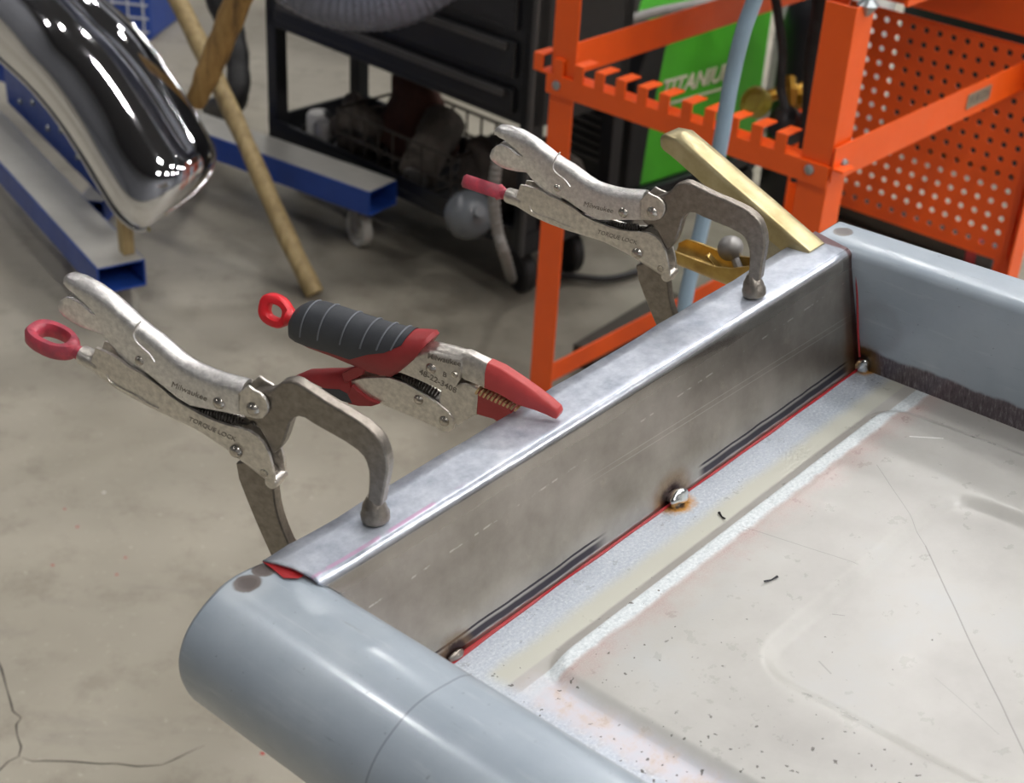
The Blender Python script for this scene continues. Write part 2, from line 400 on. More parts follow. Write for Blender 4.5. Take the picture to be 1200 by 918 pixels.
def _primer_mat(name, wallpart):
    t = NT(name); X = t.xyz()
    streak = t.noise(6, 7, .65, t.scaled(30, 2.2, 30)); big = t.noise(9, 5, .6)
    c = t.ramp(big, [(.3, (148, 160, 171)), (.55, (162, 173, 183)), (.75, (176, 186, 194))])
    c = t.mix(t.math('MULTIPLY', t.step(streak, .55, .75), .35), c, (200, 207, 210))
    c = t.mix(t.math('MULTIPLY', t.step(t.noise(5, 8, .7, t.scaled(90, 5, 90)), .62, .72), .5), c, (104, 110, 116))
    c = t.mix(t.math('MULTIPLY', t.step(t.noise(260, 2, .5), .73, .76), .5), c, (96, 98, 102))
    if wallpart:
        z = t.math('ADD', X[2], t.math('MULTIPLY', t.math('SUBTRACT', t.noise(16, 4, .6), .5), .016))
        g = t.math('MULTIPLY', t.math('SUBTRACT', 1, t.step(z, .019, .023)), t.math('LESS_THAN', X[0], .02))
        gr = t.ramp(t.noise(8, 6, .7, t.scaled(60, 60, 14)), [(.3, (74, 66, 70)), (.55, (112, 102, 108)), (.75, (178, 172, 176))])
        c = t.mix(g, c, gr)
        d = t.dist((.004, -.016, .046))
        d = t.math('ADD', d, t.math('MULTIPLY', t.math('SUBTRACT', t.noise(40, 4, .6), .5), .012))
        ring = t.math('MULTIPLY', t.math('SUBTRACT', 1, t.step(d, .019, .027)), t.step(d, .004, .02))
        c = t.mix(t.math('MULTIPLY', ring, .3), c, (130, 132, 140))
        d = t.math('ADD', t.dist((.006, -.002, .006)), t.math('MULTIPLY', t.math('SUBTRACT', t.noise(120, 4, .7), .5), .01))
        c = t.mix(t.math('SUBTRACT', 1, t.step(d, .010, .024)), c, (120, 92, 52))
        c = t.mix(t.math('SUBTRACT', 1, t.step(d, .006, .012)), c, (58, 46, 38))
        spots = [((.026, .037, .1078), .0085)]
        t.setv('Metallic', t.math('MULTIPLY', g, .6))
    else:
        spots = [((-.5865, .0445, .1105), .0088), ((-.5715, .0485, .1085), .0074)]
        d0 = t.dist(spots[0][0])
        c = t.mix(t.math('MULTIPLY', t.math('SUBTRACT', 1, t.step(d0, .011, .022)), .35), c, (196, 204, 208))
        t.setv('Metallic', .12)
        ln = t.math('LESS_THAN', t.math('ABSOLUTE', t.math('ADD', X[1], .106)), .0005)
        c = t.mix(t.math('MULTIPLY', ln, .55), c, (70, 74, 80))
    for p, r in spots:
        d = t.math('ADD', t.dist(p), t.math('MULTIPLY', t.math('SUBTRACT', t.noise(150, 3, .6), .5), .003))
        c = t.mix(t.math('SUBTRACT', 1, t.step(d, r * .85, r * 1.1)), c, (112, 105, 102))
        c = t.mix(t.math('MULTIPLY', t.math('SUBTRACT', 1, t.step(d, r * .55, r * .8)), .5), c, (84, 76, 74))
    t.base(c)
    t.setv('Coat Weight', .35); t.setv('Coat Roughness', .14)
    t.setv('Roughness', t.math('ADD', t.math('MULTIPLY', streak, .2), .24))
    t.bump(t.math('ADD', streak, t.noise(200, 3, .6)), .06, .0006)
    return t.m
MAT['roll'] = _primer_mat('blue_grey_primer_roll', False)
MAT['endwall'] = _primer_mat('blue_grey_primer_wall', True)

def _bracket_mat():
    t = NT('bare_mill_steel'); X = t.xyz()
    blot = t.noise(22, 6, .6); fine = t.noise(8, 5, .7, t.scaled(8, 60, 60))
    c = t.ramp(blot, [(.3, (146, 140, 132)), (.55, (168, 162, 154)), (.75, (182, 176, 168))])
    c = t.mix(t.math('MULTIPLY', t.step(t.noise(40, 5, .7), .6, .72), .3), c, (196, 186, 172))
    # the flange top is lightened blue-grey, lamp reflection put into the colour, with dents
    topm = t.step(X[2], .101, .107)
    c = t.mix(topm, c, t.ramp(t.noise(70, 5, .7), [(.3, (158, 166, 180)), (.6, (196, 202, 212)), (.8, (218, 222, 228))]))
    # scribed lines along the face
    for z0, tilt in ((.052, .03), (.0475, .031)):
        zz = t.math('ADD', X[2], t.math('MULTIPLY', X[0], tilt))
        mk = t.math('LESS_THAN', t.math('ABSOLUTE', t.math('SUBTRACT', zz, z0)), .00035)
        mk = t.math('MULTIPLY', mk, t.step(X[0], -.36, -.25))
        c = t.mix(t.math('MULTIPLY', mk, .4), c, (214, 210, 202))
    zz = t.math('ADD', X[2], t.math('MULTIPLY', X[0], -.02))
    mk = t.math('MULTIPLY', t.math('LESS_THAN', t.math('ABSOLUTE', t.math('SUBTRACT', zz, .083)), .0006), t.step(t.noise(120, 2), .52, .62))
    c = t.mix(t.math('MULTIPLY', mk, .7), c, (216, 212, 206))
    # black marker stripes near the bottom edge
    wz = t.math('ADD', X[2], t.math('MULTIPLY', t.math('SUBTRACT', t.noise(24, 3), .5), .003))
    m1 = t.math('MULTIPLY', t.step(wz, .0045, .0060), t.math('SUBTRACT', 1, t.step(wz, .0095, .0115)))
    m2 = t.math('LESS_THAN', t.math('ABSOLUTE', t.math('SUBTRACT', wz, .0134)), .0009)
    gap = t.math('SUBTRACT', 1, t.math('MULTIPLY', t.step(X[0], -.335, -.315), t.math('SUBTRACT', 1, t.step(X[0], -.215, -.205))))
    far = t.math('SUBTRACT', 1, t.step(X[0], -.016, -.008))
    mkk = t.math('MULTIPLY', t.math('MULTIPLY', t.math('MAXIMUM', m1, m2), gap), far)
    c = t.mix(t.math('MULTIPLY', mkk, .9), c, (42, 36, 50))
    # pink marker on the bend
    pk = t.math('MULTIPLY', t.math('LESS_THAN', t.math('ABSOLUTE', t.math('SUBTRACT', X[1], .0195)), .0014), t.math('GREATER_THAN', X[2], .1))
    pk = t.math('MULTIPLY', pk, t.math('SUBTRACT', 1, t.step(X[0], -.445, -.43)))
    pk = t.math('MULTIPLY', pk, t.step(t.noise(30, 3), .42, .5))
    c = t.mix(t.math('MULTIPLY', pk, .6), c, (206, 150, 190))
    # heat tint round the tacks
    for p, r in (((-.2447, 0, .003), .017), ((.004, .001, .01), .015), ((-.470, 0, .003), .012)):
        d = t.math('ADD', t.dist(p), t.math('MULTIPLY', t.math('SUBTRACT', t.noise(150, 4, .7), .5), .009))
        c = t.mix(t.math('MULTIPLY', t.math('SUBTRACT', 1, t.step(d, r * .8, r * 1.7)), .7), c, (128, 102, 74))
        c = t.mix(t.math('SUBTRACT', 1, t.step(d, r * .55, r * 1.0)), c, (60, 46, 44))
    fe = t.math('MULTIPLY', t.step(X[0], -.022, -.004), t.math('SUBTRACT', 1, t.step(X[2], .03, .07)))
    c = t.mix(t.math('MULTIPLY', fe, .7), c, (150, 118, 78))
    c = t.mix(t.math('MULTIPLY', t.step(X[0], -.004, -.001), .8), c, (110, 58, 52))
    t.base(c); t.setv('Metallic', t.math('SUBTRACT', .88, t.math('MULTIPLY', topm, .42)))
    bend = t.math('MULTIPLY', t.step(X[2], .090, .097), t.math('SUBTRACT', 1, t.step(X[2], .1070, .1079)))
    rgh = t.math('SUBTRACT', 1, t.math('MULTIPLY', bend, .55))
    t.setv('Roughness', t.math('MULTIPLY', rgh, t.math('ADD', t.math('MULTIPLY', blot, .14), t.math('ADD', t.math('ADD', .20, t.math('MULTIPLY', topm, .08)), t.math('MULTIPLY', fine, .12)))))
    t.bump(t.math('ADD', t.math('MULTIPLY', t.noise(70, 5, .7), topm), t.math('MULTIPLY', t.noise(300, 4), .15)), .18, .0012)
    return t.m
MAT['bracket'] = _bracket_mat()

# stamped panel
def sdf(a, b, a0, a1, b0, b1, r):
    ca, cb, ha, hb = (a0 + a1) / 2, (b0 + b1) / 2, (a1 - a0) / 2 - r, (b1 - b0) / 2 - r
    qa, qb = abs(a - ca) - ha, abs(b - cb) - hb
    return math.hypot(max(qa, 0), max(qb, 0)) + min(max(qa, qb), 0) - r
def sst(x, lo, hi):
    t = min(1, max(0, (x - lo) / (hi - lo))); return t * t * (3 - 2 * t)
def ramp01(x, w, r=.12):                                  # straight slope with slightly rounded creases
    t = x / w
    if t <= -r: return 0.0
    if t >= 1 + r: return 1.0
    if t < r: return (t + r) ** 2 / (4 * r)
    if t > 1 - r: return 1 - (1 + r - t) ** 2 / (4 * r)
    return t
def panel_h(a, b): return .0056 * ramp01(-sdf(a, b, -.449, -.029, .0445, GB - .05, .032), .0105) - .0054 * ramp01(-sdf(a, b, -.361, -.107, .146, GB - .15, .034), .0090, .25)
GB = 1.16                                                # length of the gate along the roll
m = MB()
def fine_axis(lo, hi, d, spots, fd=.0011):
    out = [lo]
    while out[-1] < hi: out.append(out[-1] + (fd if any(p0 - .001 <= out[-1] <= p1 + .001 for p0, p1 in spots) else d))
    return out
As = fine_axis(-.545, .0075, .004, ((-.451, -.436), (-.042, -.027), (-.364, -.348), (-.120, -.104)))
Bs = fine_axis(-.006, .40, .004, ((.0425, .057), (.142, .159))) + list(np.arange(.41, GB + .01, .012))
vs = []
for b in Bs:
    for a in As:
        h = panel_h(a, b)
        vs.append(L3(a, b, h))
n = len(As)
m.add(vs, [(j * n + i, j * n + i + 1, (j + 1) * n + i + 1, (j + 1) * n + i) for j in range(len(Bs) - 1) for i in range(n - 1)])
o = m.build('stamped_panel', 'panel', gate, smooth=60); tag(o, 'pale stamped floor panel with recessed rounded rectangle')

# rolled edge
ROLL = smooth_path([(-.5375, -.001), (-.5405, .03), (-.5412, .06), (-.543, .08), (-.5485, .0955), (-.5575, .1045), (-.570, .1075), (-.5857, .1092), (-.5994, .1075), (-.6156, .1000), (-.626, .0915), (-.6325, .0812), (-.6350, .071), (-.6346, .0586), (-.630, .043), (-.620, .029), (-.606, .0195), (-.59, .016), (-.568, .016)], 3)
m = MB(); rows = [-.0555, -.0535] + list(np.linspace(-.05, GB, 24))
vs = [L3(p[0], b, p[1]) for b in rows for p in ROLL]; n = len(ROLL)
m.add(vs, [(j * n + i, j * n + i + 1, (j + 1) * n + i + 1, (j + 1) * n + i) for j in range(len(rows) - 1) for i in range(n - 1)])
o = m.build('rolled_edge', 'roll', gate, smooth=60, solid=.0016); tag(o, 'grey primered rolled edge with two dark weld marks')

# end wall (folded flange)
def arc(cx, cy, r, a0, a1, k=6): return [(cx + r * math.cos(math.radians(t)), cy + r * math.sin(math.radians(t))) for t in np.linspace(a0, a1, k)]
wp = [(.0065, -.004), (.0045, .03), (.0025, .07)] + arc(.0095, .0985, .009, 170, 95) + arc(.037, .0985, .009, 85, 0) + [(.0465, .05), (.0470, .0), (.0, -.012)]
rows = list(np.linspace(-.052, GB, 30)); n = len(wp)
def wedge(b): return -.05 * b * .9                       # the wall runs slightly out of square
m = MB(); vs = [L3(p[0] + wedge(b), b, p[1]) for b in rows for p in wp]
m.add(vs, [(j * n + i, j * n + (i + 1) % n, (j + 1) * n + (i + 1) % n, (j + 1) * n + i) for j in range(len(rows) - 1) for i in range(n)] + [tuple(range(n)), tuple((len(rows) - 1) * n + i for i in range(n))])
o = m.build('end_wall', 'endwall', gate, smooth=40, bevel=.002); tag(o, 'pale blue-grey primered end wall with brushed strip along its foot')

# bare steel bracket
bp = [(-.0558, .1078), (-.045, .1080), (-.034, .1080), (-.0225, .1080)] + [(-.0205 + .0080 * math.sin(t), .1000 + .0080 * math.cos(t)) for t in np.linspace(.15, 1.46, 7)] + [(-.0120, .092), (-.0106, .08), (-.0075, .055), (-.0045, .033), (-.0022, .016), (-.0008, .006), (0.0, .0006)]
def roll_a(c):
    if c > .1055: return -.5585
    best = [p for p in ROLL[:16]]
    return float(np.interp(c, [p[1] for p in best], [p[0] for p in best])) + .0012
ks = [0, .004, .010, .02, .035, .06] + list(np.linspace(.1, 1, 24))
m = MB(); vs = []
for k in ks:
    for b, c in bp:
        f = max(0, min(1, (b + .0558) / .035))
        a0 = (-.567 * (1 - f) + -.5585 * f) if c > .1055 else min(roll_a(c), -.5415)
        if .097 < c <= .1055: a0 = -.5585 + (.1055 - c) * .9
        a1 = .013 * (1 - f) + .0025 * f + (.0015 if c < .09 else 0)
        a = a0 + (a1 - a0) * k
        lift = .0035 * math.exp(-((a - a0) / .02) ** 2) * (1 if c > .1 else 0) * (.35 + .65 * math.sin(min(1, (b + .0558) / .036) * 3.1) ** 2)
        ed = .0009 * math.sin(a * 170) * math.sin(a * 61 + 1) if b < -.055 else 0
        vs.append(L3(a, b + ed, c + lift))
n = len(bp)
m.add(vs, [(j * n + i, j * n + i + 1, (j + 1) * n + i + 1, (j + 1) * n + i) for j in range(len(ks) - 1) for i in range(n - 1)])
o = m.build('angle_bracket', 'bracket', gate, smooth=50, solid=.0016); tag(o, 'bare steel angle bracket between rolled edge and end wall')
# red seam below the bracket, red liner peeping out at the near end
m = MB(); ak = np.linspace(-.54, .004, 60); vs = []
for a in ak:
    w = .0011 + .0003 * math.sin(a * 90) + .0003 * math.sin(a * 37) + .0014 * sst(-a, .36, .48)
    vs += [L3(a, -.002, .0016), L3(a, .0003, .0016), L3(a, w, .0008), L3(a, w, .0)]
m.add(vs, [(4 * j + i, 4 * j + i + 1, 4 * (j + 1) + i + 1, 4 * (j + 1) + i) for j in range(len(ak) - 1) for i in range(3)])
tag(m.build('red_seam', 'red_line', gate), 'thin red painted seam line')
m = MB(); q = [(-.5672, -.0555, .1083), (-.5680, -.044, .1086), (-.5695, -.032, .1089), (-.5640, -.026, .1083), (-.5560, -.026, .1068), (-.535, -.026, .1060), (-.53, -.0555, .1062)]
m.add([L3(*p) for p in q], [tuple(range(len(q)))]); tag(m.build('red_liner', 'red_line', gate, smooth=0), 'red strip showing under the bracket lip')
m = MB(); q = [L3(.0028, -.010, .100), L3(.0028, -.006, .07), L3(.003, -.003, .035), L3(.0035, .0, .012)]
m.tube(q, .0009, 6); m.build('red_seam', 'red_line', gate)
# weld tacks
def blob(name, c, r, seed, mat='weld', sz=(1, 1, 1)):
    rd = random.Random(seed); m = MB(); nu, nv = 16, 9; vs = []
    ph = [rd.uniform(0, 6) for _ in range(6)]
    for j in range(nv + 1):
        th = math.pi * j / nv
        for i in range(nu):
            p = 2 * math.pi * i / nu
            d = np.array([math.sin(th) * math.cos(p), math.sin(th) * math.sin(p), math.cos(th)])
            k = 1 + .14 * math.sin(3 * d[0] + ph[0] + 2 * d[1]) + .1 * math.sin(5 * d[1] + ph[1]) + .09 * math.sin(6 * d[2] + ph[2] + 3 * d[0])
            vs.append(np.asarray(c) + d * r * k * np.asarray(sz))
    m.add(vs, [(j * nu + i, j * nu + (i + 1) % nu, (j + 1) * nu + (i + 1) % nu, (j + 1) * nu + i) for j in range(nv) for i in range(nu)])
    return m.build(name, mat, gate, smooth=80)
blob('weld_tack', L3(-.2447, .003, .005), .0082, 3, sz=(1.25, .8, .8)); blob('weld_tack', L3(.0045, .0025, .005), .0072, 5, sz=(1.0, .9, 1.0)); blob('weld_tack', L3(-.4705, .0005, .0025), .005, 9, 'clamp_cast', sz=(1.4, .6, .7))

# two loose slivers lying on the panel
def sliver(px, length, ang, label):
    a, b = tloc(px, .001); c = panel_h(a, b)
    P = T0 + AX * a + BX * b + UP * (c + .0009)
    dx = math.cos(ang) * AX + math.sin(ang) * BX; dy = np.cross(UP, dx)
    m = MB(); rings = []
    for k, (s_, w, h) in enumerate(((-.5, .0009, .0008), (-.3, .0011, .0009), (0, .0006, .0007), (.3, .0009, .0009), (.5, .0013, .0008))):
        cc = dx * s_ * length + UP * (.0012 * abs(s_) * 2) - UP * .0006
        rings.append([cc + dy * w + UP * h * .0, cc + UP * h, cc - dy * w, cc - UP * h * .6])
    m.loft(rings); o = m.build('metal_sliver', 'sliver', smooth=0); o.location = P
    tag(o, label, 'sliver', 'dark slivers on the panel')
sliver((846, 605), .009, -1.15, 'small dark steel sliver on the cream strip near the middle weld tack')
sliver((903, 687), .011, .35, 'dark bent steel sliver lying on the pale raised panel field')

# ---------------------------------------------------------------- locking clamps
def clamp_frame(P, yaw, lean, rot):
    u = BX * math.cos(yaw) + AX * math.sin(yaw); w = AX * math.cos(yaw) - BX * math.sin(yaw)
    v = UP * math.cos(lean) + w * math.sin(lean)
    x = u * math.cos(rot) + v * math.sin(rot); z = v * math.cos(rot) - u * math.sin(rot)
    return P, x, np.cross(z, x), z
class Tracer:
    """turns photo pixels into the flat coordinates of a tool lying in a known upright plane"""
    def __init__(s, fr): s.o, s.x, s.y, s.z = fr
    def __call__(s, px, y=0.0):
        X = onplane(px, s.o + s.y * y, s.y) - s.o; return np.array([X @ s.x, X @ s.z])
    def p(s, px, y=0.0):
        q = s(px, y); return np.array([q[0], y, q[1]])
def channel(stations, th=.0022, k=7, closed=False, corner=None):
    """folded sheet channel: (spine point, lip point, half width) along a handle, rounded on the spine side"""
    m = MB(); rings = []
    for S, B, hw in stations:
        S = np.asarray(S); B = np.asarray(B); d = S - B; L = np.linalg.norm(d); d = d / L
        def sec(h, t):
            r = min(h, L * .7, corner or 9); top = L - t; out = [(-h, 0.0)]
            for a in np.linspace(math.pi, 0, k): out.append(((h - r) * (0 if abs(math.cos(a)) < 1e-6 else math.copysign(1, math.cos(a))) + r * math.cos(a) if r < h else h * math.cos(a), max(top - r + r * math.sin(a), 0.0)))
            out.append((h, 0.0)); return out
        if closed: loop = sec(hw, 0)
        else: loop = sec(hw, 0) + sec(max(hw - th, .0004), min(th, L * .5))[::-1]
        rings.append([(B[0] + d[0] * q[1], q[0], B[1] + d[1] * q[1]) for q in loop])
    m.loft(rings); return m
def rivet(c, hw, r, n=16):
    m = MB(); x, z = c
    prof = [(0, -hw - r * .55), (r * .45, -hw - r * .5), (r * .8, -hw - r * .3), (r, -hw), (r * .9, -hw + .0006), (r * .55, -hw + .001), (r * .55, hw - .001), (r * .9, hw - .0006), (r, hw), (r * .8, hw + r * .3), (r * .45, hw + r * .5), (0, hw + r * .55)]
    m.lathe(prof, (x, 0, z), (0, 1, 0), n); return m
def helix(p, q, r, turns, wire, n=10):
    p = np.asarray(p); q = np.asarray(q); t = (q - p); L = np.linalg.norm(t); t = t / L
    x = np.array([0, 1.0, 0]); y = np.cross(t, x); pts = []
    for k in range(int(turns * n) + 1):
        a = 2 * math.pi * k / n; pts.append(p + t * L * k / (turns * n) + r * (x * math.cos(a) + y * math.sin(a)))
    return MB().tube(pts, wire, 5)
def loop_head(root_pt, axis, nrm, length, width, thick, hole=.52, neck=.0035):
    """flat loop at the end of an adjusting screw"""
    axis = np.asarray(axis, float); axis /= np.linalg.norm(axis); nrm = np.asarray(nrm, float); nrm -= axis * (nrm @ axis); nrm /= np.linalg.norm(nrm)
    side = np.cross(nrm, axis); m = MB(); c = np.asarray(root_pt) + axis * length * .56; rings = []
    nn = 28
    def pt(a, kx, ky, h):
        e = 2.6; ca, sa = math.cos(a), math.sin(a)
        x = abs(ca) ** (2 / e) * math.copysign(1, ca) * length * .47 * kx; y = abs(sa) ** (2 / e) * math.copysign(1, sa) * width * .5 * ky
        if kx > .7 and x < 0: y *= 1 - .38 * (x / (length * .47)) ** 2     # narrows toward the neck
        return c + axis * x + side * y + nrm * h
    t = thick / 2
    for kx, ky, h in ((1, 1, -t * .6), (1, 1, t * .6), (.9, .88, t), (hole + .1, hole + .1, t), (hole, hole, t * .6), (hole, hole, -t * .6), (hole + .1, hole + .1, -t), (.9, .88, -t)):
        rings.append([pt(a, kx, ky, h) for a in np.linspace(0, 2 * math.pi, nn, endpoint=False)])
    m.loft(rings + [rings[0]], True, False)
    m.lathe([(neck, -.002), (neck, length * .12), (neck * 1.5, length * .2)], root_pt, axis, 14)
    return m

PADPX = (438.6, 609.8)
pa, pb = tloc(PADPX, HT)
P1 = T0 + AX * pa + BX * pb + UP * HT
fr1 = clamp_frame(P1, math.radians(18), 0, 0)
T = Tracer(fr1)
HW = .0072
def build_clamp():
    root = empty('locking_c_clamp', mat=frame_matrix(*fr1))
    # upper C jaw
    y = -.0042
    C_ = [(286, 470), (296, 460), (307, 459), (317.4, 458), (324.3, 453), (329, 448.8), (334.6, 447.8), (341, 447), (348, 449.6), (365, 460.4), (381.5, 471.4), (400, 482), (418, 493), (430, 501), (438.6, 509), (446, 518), (450.5, 528), (453.5, 539), (454.3, 550), (452.5, 562), (450, 573), (447.8, 586), (446.5, 594),
          (430.5, 594), (430.5, 584.6), (431.6, 573), (432.2, 561.7), (431.6, 552), (429.0, 542.5), (425.5, 535.5), (419, 528.6), (404.3, 518.3), (386, 508), (367.7, 497.7), (357, 490.5), (350, 488.6), (344, 490.5), (339.5, 496.5), (337, 505), (333.4, 516), (330, 523), (326.6, 527.5), (319.7, 532.5), (314, 524), (310.6, 516), (303.7, 503), (294, 496), (284, 488)]
    MB().prism([T(p, y) for p in C_], -.0042, .0042).build('upper_jaw', 'clamp_cast', root, bevel=.0013, seg=2)
    # swivel pad with its neck
    a = T((438.5, 586)); b_ = T((438.6, 609.5)); b_ = np.array([a[0] - .0005, 0.0003])
    h = a[1] - b_[1]
    MB().lathe([(.0, 0), (.0075, 0), (.0090, .0016), (.0092, .0060), (.0083, .0078), (.0078, .0105), (.0072, .0125), (.0056, .0150), (.0038, h + .003), (0, h + .004)], (b_[0], 0, b_[1]), (0, 0, 1), 20).build('pad', 'clamp_cast', root, smooth=40)
    # lower jaw: leaves the handle, passes the flange edge and hooks under it
    y = -.0040
    J_ = [T(p, y) for p in ((276, 543), (279.5, 562), (288, 584), (297.5, 607), (307, 629), (316.6, 650))]
    K_ = [T(p, y) for p in ((320, 572), (322.6, 593), (326, 607), (331, 621.6), (338, 638))]
    low = J_[-1]; hi = K_[-1]
    zu = -.0035                                                     # underside of the flange
    under = [(low[0] + .008, low[1] - .012), (low[0] + .024, low[1] - .021), (low[0] + .046, low[1] - .024), (-.008, low[1] - .016), (.006, low[1] + .004), (.007, zu - .004), (.006, zu), (-.006, zu), (-.007, zu - .006), (-.010, low[1] + .012), (-.022, low[1] + .001), (hi[0] + .012, hi[1] - .016)]
    poly = J_ + [np.array(q) for q in under] + K_[::-1] + [T((318, 555), y), T((300, 540), y)]
    MB().prism(poly, -.0040, .0040).build('lower_jaw', 'clamp_cast', root, bevel=.001)
    # upper handle
    st = [((75.5, 331), (76.2, 333), .0022), ((77, 322.5), (79, 338.5), .0055), ((83, 319.6), (86.5, 344), .0068), ((96, 323.2), (97, 353.5), HW), ((114, 332.4), (109, 366), HW), ((126, 341), (120, 379.5), HW), ((137.6, 350), (129, 389.5), HW), ((150, 361.5), (140, 402), HW), ((163, 373.5), (147.5, 413), HW), ((176, 384), (153, 421.5), HW), ((188, 392.5), (165, 431.5), HW), ((200, 403), (180, 443.5), HW), ((210, 412), (194, 455), HW), ((221, 420.5), (208, 466.5), HW), ((233, 427), (222, 475), HW), ((248, 433.5), (238, 478.5), HW), ((262, 438.5), (252, 481), HW), ((276, 442), (268, 484), HW), ((290, 445.8), (281, 486.3), HW)]
    S = [(T(s, 0), T(l, -w), w) for s, l, w in st]
    lev = channel(S).build('upper_handle', 'lever_steel', root, smooth=45)
    # ears of the upper handle round the jaw rivet
    ear = [(278, 462), (290, 452.5), (296.5, 457.5), (304, 461.5), (310, 467), (313.6, 473.5), (314.3, 480), (312.3, 486.5), (307.5, 490.8), (300, 491.2), (290, 489), (279, 486)]
    for sgn in (-1, 1):
        MB().prism([T(p, -HW) for p in ear], sgn * HW, sgn * (HW - .0022)).build('ear', 'clamp_steel', root, bevel=.0006)
    # thumb relief pressed into the handle: raised stepped panel line
    ln = [T.p(p, -HW - .0002) for p in ((166, 376), (160, 382), (156.5, 391), (158.5, 399), (166, 407), (174, 414), (181, 424))]
    MB().tube(smooth_path(ln, 4), .0006, 6).build('pressed_line', 'lever_steel', root)
    # release lever inside
    w2 = .0058
    st = [((69.0, 357.5), (70.0, 360), .0018), ((70.5, 352.5), (73.0, 364), .0045), ((76, 349.2), (80.0, 370.5), w2), ((84, 350.5), (88.5, 377), w2), ((93, 356), (97, 381.5), w2), ((107, 368.5), (110, 386.5), w2), ((122, 374), (124, 390.5), w2), ((138, 391), (134, 404), w2 * .9), ((158, 413), (150, 424), w2 * .85), ((176, 432), (166, 440), w2 * .8)]
    channel([(T(l, 0), T(s, -w), w) for s, l, w in st]).build('release_lever', 'lever_steel', root, smooth=45)
    # lower handle: channel open at the top, collar for the screw at the back
    st = [((109, 431), (112, 408), .0056), ((119, 438), (122, 412.5), .0066), ((133, 448.5), (137, 420), HW), ((145, 456), (150, 430.5), HW), ((160, 465), (163, 437), HW), ((172, 472.5), (177, 446.5), HW), ((184, 480), (190, 456), HW), ((197, 487), (200, 465.5), HW), ((208.8, 493.8), (212, 473.5), HW), ((219, 499.5), (224, 480.5), HW), ((229.7, 506.3), (236, 487), HW), ((240, 514), (248, 492.6), HW), ((250, 522), (259, 496.6), HW), ((260, 530), (270, 500), HW), ((268, 536), (281, 502.6), HW), ((276, 542.6), (291, 505.5), HW), ((287, 551), (301, 512), HW), ((297, 559), (309, 521), HW), ((307, 566.5), (315, 533), HW), ((314, 571.5), (318.5, 546), HW), ((319, 575.5), (320.6, 556), HW), ((321.5, 575), (321.5, 565), HW)]
    S = [(T(s, -HW * min(1, max(0, (i - 4) / 9))), T(l, -w), w) for i, (s, l, w) in enumerate(st)]
    channel(S).build('lower_handle', 'clamp_steel', root, smooth=45)
    c0, c1 = T.p((96.5, 415.5)), T.p((126, 430)); ax = (c0 - c1) / np.linalg.norm(c0 - c1); Lc = np.linalg.norm(c0 - c1)
    MB().lathe([(.0034, Lc + .0), (.0058, Lc + .0004), (.0064, Lc - .001), (.0066, .004), (.0060, 0), (.0034, -.001)], c1, ax, 20).build('collar', 'clamp_steel', root)
    ln = [T.p(p, -HW - .0001) for p in ((125, 438), (128, 446), (138, 453), (156, 462), (172, 472), (186, 479))]
    MB().tube(smooth_path(ln, 4), .0006, 6).build('pressed_line', 'clamp_steel', root)
    # adjusting screw: threaded rod seen in the slot and the red loop
    q = T.p((205, 470)); m = MB(); m.tube([c0 + ax * .001, q], .0030, 10)
    L = np.linalg.norm(q - c1); tdir = (q - c1) / L
    m2 = helix(c1 - tdir * .004, q, .0031, 26, .0006, 8); m.v, off = m.v + m2.v, len(m.v); m.f += [tuple(i + off for i in f) for f in m2.f]
    m.build('screw', 'screw', root)
    tip = T.p((37, 394)); hd = loop_head((0, 0, 0), (0, 0, 1), (0, -1, 0), np.linalg.norm(tip - c0), .025, .0112, .52, .0046)
    ho = hd.build('screw_loop', 'red_worn', root, smooth=50, bevel=0); tag(ho, 'worn red loop of the adjusting screw')
    # orientation of the loop: z along the screw, -y faces a mix of up and camera
    zv = ax; cy_, sy_ = math.cos(LOOP_ROLL[0]), math.sin(LOOP_ROLL[0])
    side = np.array([0, 1.0, 0]); upv = np.cross(zv, side); yv = -(upv * sy_ - side * cy_); yv = -yv if False else yv
    xv = np.cross(yv, zv); ho.matrix_basis = frame_matrix(c0, xv, yv, zv)
    # rivets
    for p, hw, r in (((256.7, 472.3), HW, .0042), ((296.8, 479.3), HW, .0046), ((276.7, 528.9), HW, .0047), ((164, 422.5), HW, .0033)):
        rivet(T(p, -hw), hw + .0007, r).build('rivet', 'rivet', root, smooth=50)
    c = T.p((309, 555), -HW - .0002); MB().lathe([(0, 0), (.0016, 0), (.0026, .0002), (.003, -.0001)], c, (0, -1, 0), 12).build('dimple', 'rivet', root)
    # cross pin that shows in the open front end
    MB().lathe([(.0042, -HW * .95), (.0042, HW * .95)], T.p((324, 560)), (0, 1, 0), 14).build('cross_pin', 'clamp_steel', root)
    # spring and its hook
    a, b_ = T.p((222, 480), -.001), T.p((281, 494.5), -.001)
    helix(a, b_, .0034, 17, .0007, 9).build('spring', 'spring', root)
    MB().tube(smooth_path([b_, T.p((288, 497), -.003), T.p((295, 495), -.0045), T.p((299, 499), -.005)], 4), .0009, 7).build('spring_hook', 'spring', root)
    MB().prism([T(p, -.001) for p in ((190, 452), (214, 468), (246, 484), (262, 489), (250, 494), (214, 480), (192, 462))], -.0025, .0025).build('toggle_link', 'spring', root, bevel=.0005)
    # stamped script on the handles
    for px, q, sz, body in (((221, 459), (240, 467), .0062, 'Milwaukee'), ((248, 503), (268, 512), .0050, 'TORQUE LOCK')):
        P_, Q_ = T.p(px, -HW - .0002), T.p(q, -HW - .0002)
        d = Q_ - P_; text_mesh('stamped_text', body, sz, 'stamp', root, P_, d, np.cross(np.array([0, -1.0, 0]), d), .25, .0001)
    return root
LOOP_ROLL = [math.radians(92)]
clamp_a = build_clamp()
